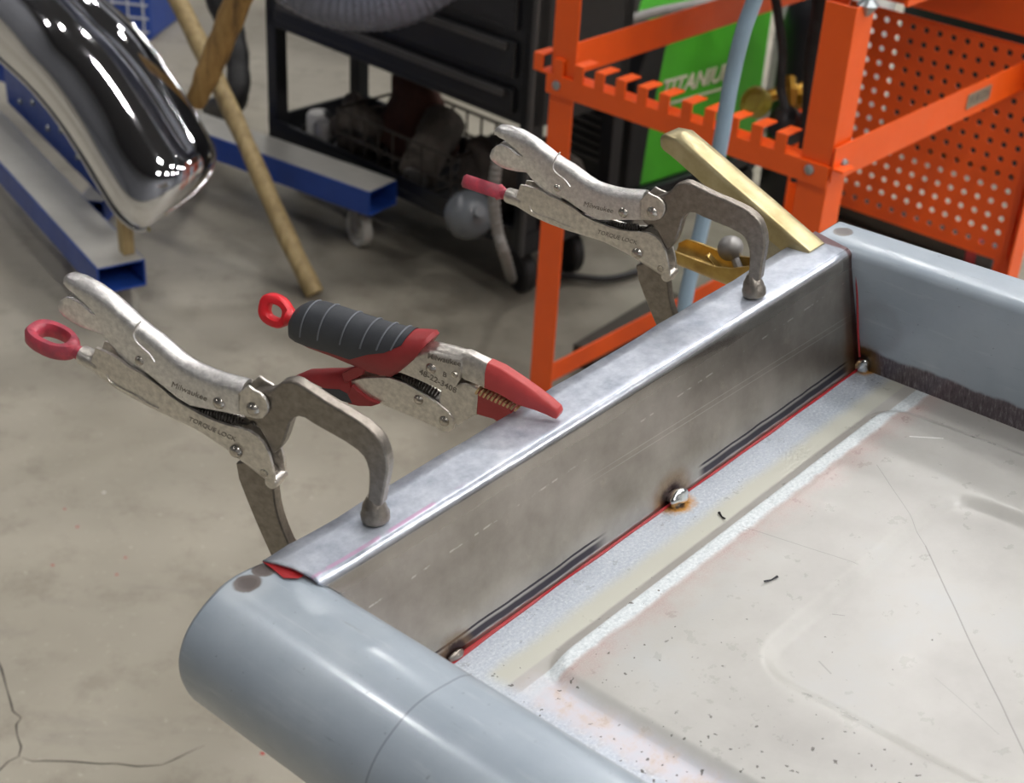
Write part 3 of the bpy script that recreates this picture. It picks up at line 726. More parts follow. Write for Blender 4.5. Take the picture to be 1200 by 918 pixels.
tag(clamp_a, 'steel locking C-clamp with worn red loop nearest the rolled edge', 'clamp', 'locking clamps on the bracket flange')
clamp_b = copy_tree(clamp_a)
a2, b2 = tloc((879, 340.7), HT)
P2 = T0 + AX * (a2 - .0062) + BX * (b2 + .0074) + UP * (HT + .0002)
clamp_b.matrix_world = frame_matrix(*clamp_frame(P2, .2142, .0095, .1507))
tag(clamp_b, 'steel locking C-clamp at the far end of the bracket, before the orange stand', 'clamp', 'locking clamps on the bracket flange')
for ch in clamp_b.children:
    if ch.name.startswith('screw_loop'):
        ch.matrix_basis = ch.matrix_basis @ Matrix.Rotation(math.radians(32), 4, 'Z')

# ---------------------------------------------------------------- long nose locking pliers
na, nb = tloc((648, 490.5), HT)
PN = T0 + AX * na + BX * nb + UP * (HT + .0004)
frp = clamp_frame(PN, math.radians(15), 0, 0)
T = Tracer(frp)
pl = empty('locking_pliers', mat=frame_matrix(*frp))
tag(pl, 'long nose locking pliers with black and red grip and red dipped jaws', 'pliers')
PW = .0085
# body plates: folded top
st = [((470, 402), (458, 436), PW), ((488, 402.5), (470, 437), PW), ((506, 401), (488, 444), PW), ((520, 404), (503, 451), PW), ((532, 407), (516, 457), PW), ((544, 410.5), (532, 456), PW), ((547, 412), (539, 445), PW)]
channel([(T(s, 0), T(l, -w), w) for s, l, w in st], .002, 9).build('upper_body', 'clamp_steel', pl, smooth=45)
# upper jaw: thick wedge, steel at the root and red-dipped toward the tip
def jaw(name, top, bot, hws, mat):
    rings = []
    for t_, b_, hw in zip(top, bot, hws):
        tt, bb = T(t_, 0), T(b_, -hw)
        d = tt - bb; L = np.linalg.norm(d); d = d / L
        rings.append([(bb[0] + d[0] * k, y, bb[1] + d[1] * k) for y, k in ((-hw, 0), (-hw, L * .62), (-hw * .8, L * .86), (-hw * .5, L), (hw * .5, L), (hw * .8, L * .86), (hw, L * .62), (hw, 0))])
    m = MB(); m.loft(rings); return m.build(name, mat, pl, smooth=40, bevel=.0006)
jaw('upper_jaw', [(540, 411), (550, 411.5), (562, 417.5), (577, 424.5)], [(539, 441), (545, 446), (556, 450), (569, 456)], [.0066, .0066, .0066, .0066], 'clamp_steel')
jaw('upper_jaw_coating', [(574, 422.5), (590, 429.5), (610, 442.5), (630, 456.5), (646, 468.5), (656, 476.5), (658, 482)], [(567, 455), (583, 461.5), (606, 475), (626, 481), (640, 486.5), (648, 490.5), (652, 491.5)], [.0071, .0071, .0068, .0062, .0055, .0047, .004], 'nose_red')
LJ = [(518, 452), (532, 451), (545, 449), (556, 454), (562, 459)]; LJb = [(514, 470), (524, 486), (536, 499), (548, 492), (559, 486)]
poly = [T(p, -.0055) for p in LJ] + [T(p, -.0055) for p in LJb[::-1]]
MB().prism(poly, -.0055, .0055).build('lower_jaw', 'clamp_steel', pl, bevel=.0008)
# coated lower jaw passes under the flange
q = [T(p, -.006) for p in ((560, 457), (572, 464), (586, 470), (598, 476.5))]; r_ = [T(p, -.006) for p in ((558, 486), (567, 488.5), (578, 491.5))]
zf = -.0036
ex = [(max(q[-1][0], -.036), zf), (-.012, zf), (.001, zf), (.002, zf - .004), (-.02, zf - .011), (r_[-1][0] + .006, r_[-1][1] - .003)]
MB().prism(q + [np.array(e) for e in ex] + r_[::-1], -.006, .006).build('lower_jaw_coating', 'nose_red', pl, bevel=.0008)
# brassy teeth between the jaws
for k in range(11):
    f = k / 10; pxy = (563 + 45 * f, 455.5 + 21 * f)
    c = T.p(pxy, -.004); s = .0031 * (1 - .45 * f)
    MB().box(c, (.0016, .0105, s * 1.5), (np.array([.86, 0, -.5]), np.array([0, 1, 0.0]), np.array([.5, 0, .86]))).build('tooth', 'tooth', pl, smooth=0)
# toggle arm
arm = [(408, 447), (424, 443.5), (440, 442.6), (456, 443), (476, 450), (496, 462), (514, 474), (524, 482), (530, 490), (532.5, 497), (531, 503.5), (525, 507), (518, 506), (508, 500.5), (494, 494), (480, 487.5), (464, 481), (450, 475.5), (438, 471), (424, 464), (412, 455)]
for sgn in (-1, 1):
    MB().prism([T(p, -PW * .8) for p in arm], sgn * PW * .8, sgn * (PW * .8 - .0022)).build('toggle_arm', 'clamp_steel', pl, bevel=.0006)
MB().prism([T(p, 0) for p in ((456, 436), (480, 440), (505, 458), (520, 470), (512, 473), (490, 460), (470, 449), (452, 443))], -.004, .004).build('toggle_link', 'spring', pl, bevel=.0005)
helix(T.p((472, 439), -.004), T.p((512, 462), -.004), .003, 12, .0007, 9).build('spring', 'spring', pl)
# lower grip (release lever)
lg = [((346, 441), (350, 446), .006), ((359.7, 435), (366, 449), .0085), ((380, 433.5), (384, 457), .0095), ((401, 432.8), (404, 467), .0095), ((414, 430.6), (416, 473), .0095), ((420, 432.5), (428, 474.5), .009)]
o = channel([(T(s, 0), T(l, -w), w) for s, l, w in lg[:-1]], closed=True).build('release_grip', 'grip_red', pl, smooth=50)
for sgn in (-1, 1):
    w_ = sgn * .0098
    MB().prism([T(p, -.0098) for p in ((412, 452), (418, 458), (430, 467.5), (444, 474), (434.7, 476.8), (420, 476.5), (408, 474), (404, 466))], w_, w_ - sgn * .0035).build('grip_flap', 'grip_red', pl, bevel=.0008)
    MB().prism([T(p, -.0098) for p in ((400, 438), (412, 431.5), (420, 429.5), (427.5, 434), (425, 439.5), (412, 446), (404, 450))], w_, w_ - sgn * .003).build('grip_flap', 'grip_red', pl, bevel=.0008)
    MB().prism([T(p, -.0096) for p in ((376, 455), (398, 456.5), (408, 462), (414, 474), (400, 470))], w_ * 1.01, w_ - sgn * .002).build('grip_inlay', 'grip_black', pl, bevel=.0006)
# upper grip: charcoal shell over the top, red sleeve below and in front
def grip_ring(top, bot, hw, a0, a1, k, grow=1.0):
    tt, bb = T(top, 0), T(bot, 0); c = (tt + bb) / 2; d = (tt - bb); h = np.linalg.norm(d) / 2; d = d / (2 * h); out = []
    for a in np.linspace(a0, a1, k):
        e = 2.3; ca, sa = math.cos(a), math.sin(a)
        y = -hw * grow * abs(sa) ** (2 / e) * math.copysign(1, sa); r = h * grow * abs(ca) ** (2 / e) * math.copysign(1, ca)
        out.append((c[0] + d[0] * r, y, c[1] + d[1] * r))
    return out
GS = [((347, 366), (345.5, 383), .009), ((351, 359.5), (348.5, 394), .0125), ((359.7, 355.3), (355, 398.5), .0138), ((375, 356), (368.4, 406), .0142), ((401.6, 364.3), (394.6, 415.4), .0146), ((429.4, 373.6), (419, 425.9), .0146), ((450, 380), (438, 434), .0146), ((468, 384.8), (452, 438), .0146), ((484, 387.5), (463, 439), .0144), ((498, 388.2), (474, 433), .0142), ((507, 389.5), (484, 424), .0136), ((510, 394), (490, 418), .0125)]
m = MB(); m.loft([grip_ring(s, l, w * .985, 0, 2 * math.pi, 29, .985)[:-1] for s, l, w in GS[1:]]); m.build('grip_sleeve', 'grip_red', pl, smooth=50)
m = MB(); rings = []
for i, (s, l, w) in enumerate(GS[:9]):
    lim = [2.9, 2.6, 2.4, 2.2, 2.05, 1.95, 1.5, 1.3, .9][i]
    rings.append(grip_ring(s, l, w, -lim, lim, 25, 1.02) + grip_ring(s, l, w * .9, lim, -lim, 25, .93))
m.loft(rings); m.build('grip_shell', 'grip_black', pl, smooth=50)
for k in range(7):                                       # ribs on the charcoal shell
    f = .55 + k * .98
    i = 2 + f; j = int(i); t_ = i - j
    if j + 1 >= 9: break
    lerp = lambda A, B: tuple(np.asarray(A) * (1 - t_) + np.asarray(B) * t_)
    s, l, w = lerp(GS[j][0], GS[j + 1][0]), lerp(GS[j][1], GS[j + 1][1]), GS[j][2]
    pts = grip_ring(s, l, w, -1.0, 1.75 - .12 * k, 18, 1.035)
    MB().tube(pts, .0007, 6).build('grip_rib', 'grip_rib', pl, smooth=60)
e0 = T.p((347, 374.5)); tip = T.p((306.5, 357)); ax = (tip - e0) / np.linalg.norm(tip - e0)
o = loop_head(e0, ax, np.array([.15, -1, .25]), np.linalg.norm(tip - e0), .0245, .0085, .42, .005).build('screw_loop', 'red_bright', pl, smooth=50)
for p, r in (((505, 432), .0042), ((519, 495), .0042), ((489, 470), .0040)):
    rivet(T(p, -PW), PW * (1.0 if p[0] == 505 else .82), r).build('rivet', 'rivet', pl, smooth=50)
MB().lathe([(0, .002), (.0022, .0015), (.0027, 0)], T.p((533, 439), -PW), (0, -1, 0), 12).build('dimple', 'rivet', pl)
for px, q, sz, body in (((520, 422), (534, 425.5), .0062, 'Milwaukee'), ((513, 447), (527, 454.5), .0066, '48-22-3408'), ((521, 439.5), (530, 444), .0058, 'B')):
    P_, Q_ = T.p(px, -PW - .0002), T.p(q, -PW - .0002); d = Q_ - P_
    text_mesh('stamped_text', body, sz, 'stamp', pl, P_, d, np.cross(np.array([0, -1.0, 0]), d), .15 if body[0] == 'M' else 0, .0001, .00008)

# ---------------------------------------------------------------- yellow zinc clamp behind the far end of the bracket
za, zb = tloc((945, 292), .10)
PZ = T0 + AX * -.014 + BX * -.066 + UP * .085
T = Tracer(clamp_frame(PZ, 0, 0, 0))
zc = empty('toggle_clamp', mat=frame_matrix(*clamp_frame(PZ, 0, 0, 0)))
tag(zc, 'yellow zinc-plated clamp with long channel handle behind the bracket end', 'clamp')
W_ = .0122
st = [((775, 158.5), (775.5, 165), W_ * .35), ((778, 152.5), (776, 171), W_ * .72), ((785, 149.5), (780, 179), W_ * .93), ((800, 153), (790, 190), W_), ((830, 178), (815, 213), W_), ((862, 206), (846, 240), W_), ((895, 234), (880, 268), W_), ((925, 260), (912, 294), W_), ((955, 286), (943, 320), W_)]
channel([(T(s, 0), T(l, 0), w) for s, l, w in [((a_[0] + 3, a_[1] + 3), (a_[0] + 3 + (b_[0] - a_[0]) * .62 + 2, a_[1] + 3 + (b_[1] - a_[1]) * .62), w) for a_, b_, w in st]], .0025, 9, False, .0045).build('channel_handle', 'zinc', zc, smooth=45)
st = [((787, 301), (788, 289), .011), ((792, 305), (795, 286), .0135), ((806, 311), (809, 291), .0145), ((826, 319), (829, 299), .0145), ((846, 328), (850, 306), .0145), ((862, 335), (868, 308), .0145), ((880, 343), (886, 306), .0135), ((905, 350), (910, 310), .012)]
channel([(T(s, 0), T(l, 0), w) for s, l, w in st], .0022, 9)  .build('lower_arm', 'zinc_dark', zc, smooth=45)
MB().box(T.p((836, 306), -.002), (.016, .006, .0015), (np.array([.82, 0, -.57]), np.array([0, 1.0, 0]), np.array([.57, 0, .82]))).build('folded_tab', 'zinc_dark', zc, bevel=.0003)
MB().lathe([(0, -.011), (.006, -.0098), (.0105, -.004), (.0115, 0), (.0105, .004), (.006, .0098), (0, .011)], T.p((856, 291), .012), (.3, -.7, .6), 18).build('knob', 'pale_metal', zc, smooth=60)
MB().tube([T.p((856, 291), .012), T.p((866, 315), .008)], .004, 10).build('knob_stem', 'pale_metal', zc)
a_, b_ = T.p((905, 275)), T.p((898, 335))
MB().prism([T(p, 0) for p in ((900, 262), (930, 285), (950, 312), (925, 350), (896, 346), (886, 318))], -.009, .009).build('hinge_block', 'zinc_edge', zc, bevel=.001)

# ---------------------------------------------------------------- orange steel stand
th = math.radians(50)
SS = np.array([math.cos(th), math.sin(th), 0]); SE = np.array([math.sin(th), -math.cos(th), 0])       # back, right
RPC = atz((971, 207), .7); RPC[2] = 0
stand = empty('work_stand', mat=frame_matrix(RPC, SE, SS, (0, 0, 1)))
tag(stand, 'orange steel work stand with notched rail and perforated back panel', 'work stand')
SD, SDL, SWID, SH = .66, .90, .55, .955
def angle_iron(name, x, y, sx, sy, z0, z1, w=.052, t=.003):
    """upright L section; its corner at x,y and flanges toward sx, sy"""
    poly = [(0, 0), (w, 0), (w, t), (t, t), (t, w), (0, w)]
    m = MB(); vs = [(x + sx * p[0], y + sy * p[1], z) for z in (z0, z1) for p in poly]; n = 6
    m.add(vs, [tuple(range(n)), tuple(range(n, 2 * n))] + [(i, (i + 1) % n, (i + 1) % n + n, i + n) for i in range(n)])
    return m.build(name, 'orange', stand, smooth=0, bevel=.0008)
angle_iron('post', 0, 0, -1, 1, 0, SH); angle_iron('post', -SWID, 0, 1, 1, 0, SH)
angle_iron('post', .075, SD, -1, -1, 0, SH); angle_iron('post', -SWID, SDL, 1, -1, 0, SH)
def plate(name, p0, p1, z0, z1, t, mat='orange', lip=0, ny=None):
    """upright flat rail between two plan points with an optional inward lip on top"""
    p0 = np.asarray(p0, float); p1 = np.asarray(p1, float); d = p1 - p0; L = np.linalg.norm(d); d /= L; nn = np.array([-d[1], d[0]]) if ny is None else np.asarray(ny, float)
    m = MB(); c = (p0 + p1) / 2
    m.box((*(c + nn * t / 2), (z0 + z1) / 2), (L, t, z1 - z0), ((*d, 0), (*nn, 0), (0, 0, 1)))
    return m.build(name, mat, stand, smooth=0, bevel=.0006)
# side rails
plate('side_rail', (.004, -.004), (.004, SD), .692, .748, .003, ny=(1, 0))
plate('side_rail', (-SWID + .004, .0), (-SWID + .004, SDL), .700, .757, .003, ny=(1, 0))
plate('side_rail', (-SWID, .0), (-SWID, SDL), .085, .125, .004, ny=(1, 0))
plate('side_rail', (0.0, .0), (0.0, SD), .085, .125, .004, ny=(1, 0))
plate('back_rail', (-.40, SD - .004), (.075, SD - .004), .782, .85, .004, ny=(0, 1))
# notched front rail: plate and folded teeth
nr = plate('notched_rail', (-SWID - .004, -.004), (.002, -.004), .682, .716, .003, ny=(0, -1))
NTE = 13
for k in range(NTE):
    x0 = -SWID - .034 + k * (SWID + .0) / (NTE - .6)
    if x0 > -.075: break
    m = MB(); w = .020
    m.box((x0 + w / 2, -.0055, .7295), (w, .003, .031))
    m.box((x0 + w / 2, .0145, .7435), (w, .040, .003))
    m.build('rail_tooth', 'orange', nr, smooth=0, bevel=.0005)
MB().box((-SWID / 2, .012, .714), (SWID + .05, .032, .003)).build('rail_shelf', 'orange', nr, smooth=0)
# perforated panel with real holes
def pegboard():
    m = MB(); s = .0275; r = .0058; x0, z0 = -.335, .392; nx, nz = 14, 14
    y = SD - .012; seg = 8
    for i in range(nx):
        for j in range(nz):
            cx, cz = x0 + i * s, z0 + j * s
            outer = []; inner = []
            for k in range(seg):
                a = 2 * math.pi * k / seg; ca, sa = math.cos(a), math.sin(a); q = max(abs(ca), abs(sa))
                outer.append((cx + ca / q * s / 2, y, cz + sa / q * s / 2)); inner.append((cx + r * ca, y, cz + r * sa))
            m.add(outer + inner, [(k, (k + 1) % seg, (k + 1) % seg + seg, k + seg) for k in range(seg)])
    xl, xr, zl, zh = x0 - s / 2, x0 + (nx - .5) * s, z0 - s / 2, z0 + (nz - .5) * s
    for a0, a1, b0, b1 in ((xl - .012, xr + .012, zl - .014, zl), (xl - .012, xr + .012, zh, zh + .006), (xl - .012, xl, zl, zh), (xr, xr + .012, zl, zh)):
        m.add([(a0, y, b0), (a1, y, b0), (a1, y, b1), (a0, y, b1)], [(0, 1, 2, 3)])
    o = m.build('perforated_panel', 'orange', stand, smooth=0, solid=.0015); return o
pegboard()
for k in range(6): MB().box((-SWID / 2 - .01, .22 + k * .125, SH + .009), (SWID + .03, .105, .018)).build('unseen_top_board', 'dark_bar', stand, smooth=0, bevel=.002)  # unseen table top, added to shade the floor under the stand
for x in (-.006, -SWID + .006): MB().box((x, .16 + (SD - .16) / 2, SH - .014), (.006, SD - .16, .028)).build('top_bearer', 'orange', stand, smooth=0)
# bolts and the little label
def bolt(x, y, z, ax, r=.0085):
    MB().lathe([(r * .0, .006), (r * .6, .0055), (r * .95, .003), (r, .0)], (x, y, z), ax, 10).build('bolt', 'bolt', stand)
bolt(-.030, -.007, .704, (0, -1, 0)); bolt(.007, .026, .716, (1, 0, 0)); bolt(-SWID + .02, -.007, .70, (0, -1, 0))
lb = MB().box((.0085, .46, .722), (.001, .085, .026)).build('label_plate', 'tag', stand, smooth=0)
text_mesh('label_text', 'YUKON', .022, 'stamp', stand, (.0094, .46, .722), (0, 1, 0), (0, 0, 1), .1, .0001, .0004)
MB().lathe([(.004, -.01), (.012, 0), (.016, .006), (.010, .012), (.006, .022), (.0, .024)], (.0, .03, SH - .006), (0, 0, 1), 14).build('levelling_nut', 'bolt', stand, smooth=40)

# ---------------------------------------------------------------- casters and blue dolly
def caster(parent, x, y, ztop, wheel_r, yaw, wheel='wheel_grey', w=.026):
    c = MB(); d = np.array([math.cos(yaw), math.sin(yaw), 0]); s = np.array([-d[1], d[0], 0])
    f = MB(); f.box((x, y, ztop - .003), (.07, .06, .006), (d, s, (0, 0, 1)))
    off = d * .018
    for k in (-1, 1):
        f.box(np.array([x, y, (ztop + wheel_r) / 2 - .004]) + off * .6 + s * k * (w / 2 + .005), (.034, .003, ztop - wheel_r + .006), (d, s, (0, 0, 1)))
    o = f.build('caster_fork', 'pale_metal', parent, smooth=0, bevel=.001)
    wm = MB(); wm.lathe([(.006, -w / 2 - .002), (wheel_r * .5, -w / 2), (wheel_r * .62, -w / 2 + .004), (wheel_r * .9, -w / 2), (wheel_r, -w / 2 + .004), (wheel_r, w / 2 - .004), (wheel_r * .9, w / 2), (wheel_r * .62, w / 2 - .004), (wheel_r * .5, w / 2), (.006, w / 2 + .002)], np.array([x, y, wheel_r]) + off, s, 24)
    wm.build('caster_wheel', wheel, o, smooth=40)
dolly = empty('rolling_dolly', (0, 0, 0))
tag(dolly, 'blue rectangular-tube rolling dolly on grey casters under the chrome fender', 'dolly')
def rtube(name, e0, e1, w, z0, z1, t=.004):
    """open rectangular tube; the upper face is bare ground steel"""
    e0 = np.asarray(e0, float)[:2]; e1 = np.asarray(e1, float)[:2]; d = e1 - e0; L = np.linalg.norm(d); d /= L; nn = np.array([-d[1], d[0]])
    rings = []
    for q in (e0, e1):
        o_ = [(*(q + nn * w / 2 * a), z) for a, z in ((-1, z0), (1, z0), (1, z1), (-1, z1))]
        i_ = [(*(q + nn * (w / 2 - t) * a), z) for a, z in ((-1, z0 + t), (1, z0 + t), (1, z1 - t), (-1, z1 - t))]
        rings.append((o_, i_))
    m = MB(); (o0, i0), (o1, i1) = rings
    m.add(o0 + i0 + o1 + i1, [(k, (k + 1) % 4, 8 + (k + 1) % 4, 8 + k) for k in range(4)] + [(4 + k, 4 + (k + 1) % 4, 12 + (k + 1) % 4, 12 + k) for k in range(4)] + [(k, (k + 1) % 4, 4 + (k + 1) % 4, 4 + k) for k in range(4)] + [(8 + k, 8 + (k + 1) % 4, 12 + (k + 1) % 4, 12 + k) for k in range(4)])
    o = m.build(name, 'blue', dolly, smooth=0, bevel=.0015)
    m = MB(); c = (e0 + e1) / 2; m.box((*c, z1 + .0006), (L - .002, w - .006, .0012), ((*d, 0), (*nn, 0), (0, 0, 1))); m.build('bare_top', 'dust', o, smooth=0)
    return o
zt0, zt1 = .115, .175
lA, lB, lE = atz((0, 193), zt1), atz((111, 315), zt1), atz((172, 304), zt1)
d_ = (lB - lA) / np.linalg.norm(lB - lA); cl = (lB + lE) / 2
rtube('leg_tube', cl, cl - d_ * 1.75, .102, zt0, zt1)
rA, rB, rE = atz((307, 181), zt1), atz((433, 226), zt1), atz((465, 211), zt1)
d2 = (rB - rA) / np.linalg.norm(rB - rA); cr = (rB + rE) / 2
rtube('leg_tube', cr, cr - d2 * 1.55, .10, zt0, zt1)
rtube('cross_tube', cl - d_ * .34 + np.array([.05, .03, 0]), cr - d2 * .70, .06, zt0 + .002, zt1 - .004)
# blue riser beam beside the left leg, with bolt heads
nl = np.array([-d_[1], d_[0], 0])
rb = cl - d_ * .62 + nl * .10
MB().box((rb[0], rb[1], .27), (.75, .03, .19), (d_, nl, (0, 0, 1))).build('riser_plate', 'blue', dolly, smooth=0, bevel=.003)
for k in range(6):
    q = rb + d_ * (-.25 + k * .1) - nl * .016; MB().lathe([(0, .006), (.007, .005), (.008, 0)], (q[0], q[1], .22 + .03 * (k % 2)), -nl, 8).build('bolt', 'bolt', dolly)
for q, yaw in ((cr - d2 * .06, 2.2), (cr - d2 * .62, 2.0), (cl - d_ * .05, 1.2), (cl - d_ * 1.6, 1.0)):
    caster(dolly, q[0], q[1], zt0, .046, yaw)

# ---------------------------------------------------------------- chrome fender
def fender():
    O_ = [(20, -120), (76, -48), (122, 0), (150, 24), (172, 50), (192, 78), (209, 104), (224, 128), (237, 150), (247, 168), (251, 184), (247, 201), (236, 217), (220, 232), (204, 243), (194, 250)]
    I_ = [(-110, -40), (-60, 12), (-8, 62), (16, 83), (36, 102), (55, 124), (72, 146), (88, 170), (101, 191), (114, 213), (125, 231), (135, 247), (146, 259), (157, 267), (166, 270), (174, 268)]
    rings = []; n = 15; N = len(O_)
    for i, (o, q) in enumerate(zip(O_, I_)):
        t = i / (N - 1); dist = 3.20 - .14 * t
        A, B = atd(o, dist + .06), atd(q, dist + .03); c = (A + B) / 2; w = np.linalg.norm(A - B) / 2; e = (A - B) / (2 * w)
        vw = wray(((o[0] + q[0]) / 2, (o[1] + q[1]) / 2)); up = -vw - e * (-vw @ e); up /= np.linalg.norm(up)
        depth = w * .85
        rings.append([c + e * w * math.cos(a) * (1 if True else 1) + up * depth * (abs(math.sin(a)) ** .8) for a in np.linspace(0, math.pi, n)])
    m = MB(); vs = [p for r in rings for p in r]
    m.add(vs, [(j * n + i, j * n + i + 1, (j + 1) * n + i + 1, (j + 1) * n + i) for j in range(N - 1) for i in range(n - 1)])
    root = empty('chrome_fender', tuple(atd((165, 272), 3.08)))
    off = np.array(root.location)
    m.v = [tuple(np.array(v) - off) for v in m.v]
    o = m.build('fender_shell', 'chrome', root, smooth=80, solid=.003, sub=2)
    # rolled lip along the open edge and a pressed rib
    MB().tube(smooth_path([np.array(r[-1]) - off for r in rings], 3), .006, 8).build('rolled_lip', 'chrome', root, smooth=60)
    MB().tube(smooth_path([np.array(r[0]) - off for r in rings], 3), .005, 8).build('rolled_lip', 'chrome', root, smooth=60)
    # stay that holds the fender on the dolly
    g = cl - d_ * .045 + nl * .03
    MB().box(np.array([g[0], g[1], .225]) - off, (.03, .025, .10), (d_, nl, (0, 0, 1))).build('rest_block', 'wood', root, smooth=0, bevel=.003)
    tag(root, 'chrome-plated curved fender reflecting the ceiling lamps above the blue dolly', 'fender')
fender()

# ---------------------------------------------------------------- branches
def branch(name, pts, radii, mat, label, knots=()):
    off = np.asarray(pts[0], float); path = smooth_path([np.asarray(p) - off for p in pts], 5)
    rr = np.interp(np.linspace(0, 1, len(path)), np.linspace(0, 1, len(radii)), radii)
    rr = [r * (1 + .05 * math.sin(i * 1.7)) for i, r in enumerate(rr)]
    root = empty(name, tuple(off)); MB().tube(path, rr, 12).build('shaft', mat, root, smooth=60)
    for k, (f, d, L) in enumerate(knots):
        p = path[int(f * (len(path) - 1))]; MB().tube([p, p + np.asarray(d) * L * .6, p + np.asarray(d) * L], [.008, .006, .002], 7).build('twig_stub', mat, root)
    tag(root, label, 'branch', 'wooden poles by the dolly')
s0 = atz((369, 350), 0.0) + np.array([0, 0, .012]); s3 = atd((188, -42), 3.62)
pts = [s0 + (s3 - s0) * t for t in (0, .25, .5, .75, 1)]
pts[1] = atd((333, 270), 3.42); pts[2] = atd((289, 170), 3.46); pts[3] = atd((245, 75), 3.52)
branch('wooden_pole', pts, [.021, .021, .020, .021, .022], 'wood', 'long pale stripped wooden pole leaning from the floor behind the fender')
branch('wooden_branch', [atd((228, 122), 3.30), atd((243, 88), 3.27), atd((262, 42), 3.24), (atd((284, -12), 3.2)), atd((304, -60), 3.15)], [.02, .026, .027, .028, .03], 'bark', 'short thick brown branch crossing in front of the pale pole', [(.02, (-.8, 0, .3), .03), (.62, (.9, -.2, -.3), .03), (.72, (.9, -.1, -.2), .03), (.78, (.95, 0, -.2), .03)])
p0 = atz((264, 142), 0)
branch('rubber_hose', [p0 + np.array([-.03, 0, .03]), atd((276, 118), 4.05), atd((279, 80), 4.1), atd((272, 40), 4.15), atd((258, 0), 4.2), atd((244, -45), 4.2)], [.034, .030, .030, .034, .038, .04], 'rubber', 'black rubber hose hanging to the floor behind the branches')
bpy.data.objects['rubber_hose']['category'] = 'hose'; del bpy.data.objects['rubber_hose']['group']

# ---------------------------------------------------------------- blue crate far back
q = atz((176, 50), 0)
crate = empty('blue_crate', (q[0], q[1], 0)); crate.rotation_euler[2] = math.radians(-8)
tag(crate, 'blue plastic crate with white grid lines behind the fender', 'crate')
MB().box((-.2, .16, .2), (.4, .3, .4)).build('body', 'blue', crate, smooth=0, bevel=.01)
for k in range(8): MB().box((-.02 - k * .05, .008, .2), (.004, .006, .38)).build('grid_bar', 'white_bar', crate, smooth=0)
for k in range(9): MB().box((-.2, .008, .03 + k * .043), (.39, .006, .005)).build('grid_bar', 'white_bar', crate, smooth=0)

# ---------------------------------------------------------------- black tool cart
CA = atz((315, 160), .13); CB = atz((590, 290), .13); ce = (CB - CA) / np.linalg.norm(CB - CA); cb_ = np.array([-ce[1], ce[0], 0])
cart = empty('tool_cart', mat=frame_matrix((CA[0], CA[1], 0), ce, cb_, (0, 0, 1)))
tag(cart, 'black steel tool cart with drawers over a cluttered lower tray', 'tool cart')
CL, CD = .90, .30
for x in (.018, CL - .018):
    for y in (.018, CD - .018):
        MB().box((x, y, .50), (.036, .036, .74)).build('post', 'black_metal', cart, smooth=0, bevel=.002)
MB().box((CL / 2, CD / 2, .655), (CL, CD, .47)).build('drawer_case', 'black_metal', cart, smooth=0, bevel=.004)
for k, (z0, z1) in enumerate(((.44, .50), (.515, .60), (.615, .72), (.735, .86))):
    d = MB().box((CL / 2, -.006, (z0 + z1) / 2), (CL - .10, .014, z1 - z0 - .008)).build('drawer', 'black_metal', cart, smooth=0, bevel=.003)
    MB().box((CL / 2, -.016, z1 - .016), (CL - .14, .012, .016)).build('pull', 'black_trim', d, smooth=0, bevel=.003)
MB().box((CL - .004, -.004, .52), (.012, .006, .78)).build('edge_strip', 'black_trim', cart, smooth=0)
tr = MB(); tr.box((CL / 2, CD / 2, .135), (CL, CD, .008)); tr.box((CL / 2, .004, .158), (CL, .008, .05)); tr.box((CL / 2, CD - .004, .158), (CL, .008, .05)); tr.box((.004, CD / 2, .158), (.008, CD, .05)); tr.box((CL - .004, CD / 2, .158), (.008, CD, .05))
tr.build('lower_tray', 'black_metal', cart, smooth=0, bevel=.002)
for x in (.07, CL - .07):
    for y in (.07, CD - .07):
        f = MB().box((x, y, .118), (.06, .05, .03)).build('caster_fork', 'black_metal', cart, smooth=0, bevel=.002)
        MB().lathe([(.006, -.016), (.045, -.015), (.051, -.009), (.051, .009), (.045, .015), (.006, .016)], (x, y, .051), (.3, 1, 0), 20).build('caster_wheel', 'rubber', f, smooth=40)
def on_tray(x, y, z=.139): return np.array([CA[0], CA[1], 0]) + ce * x + cb_ * y + np.array([0, 0, z])
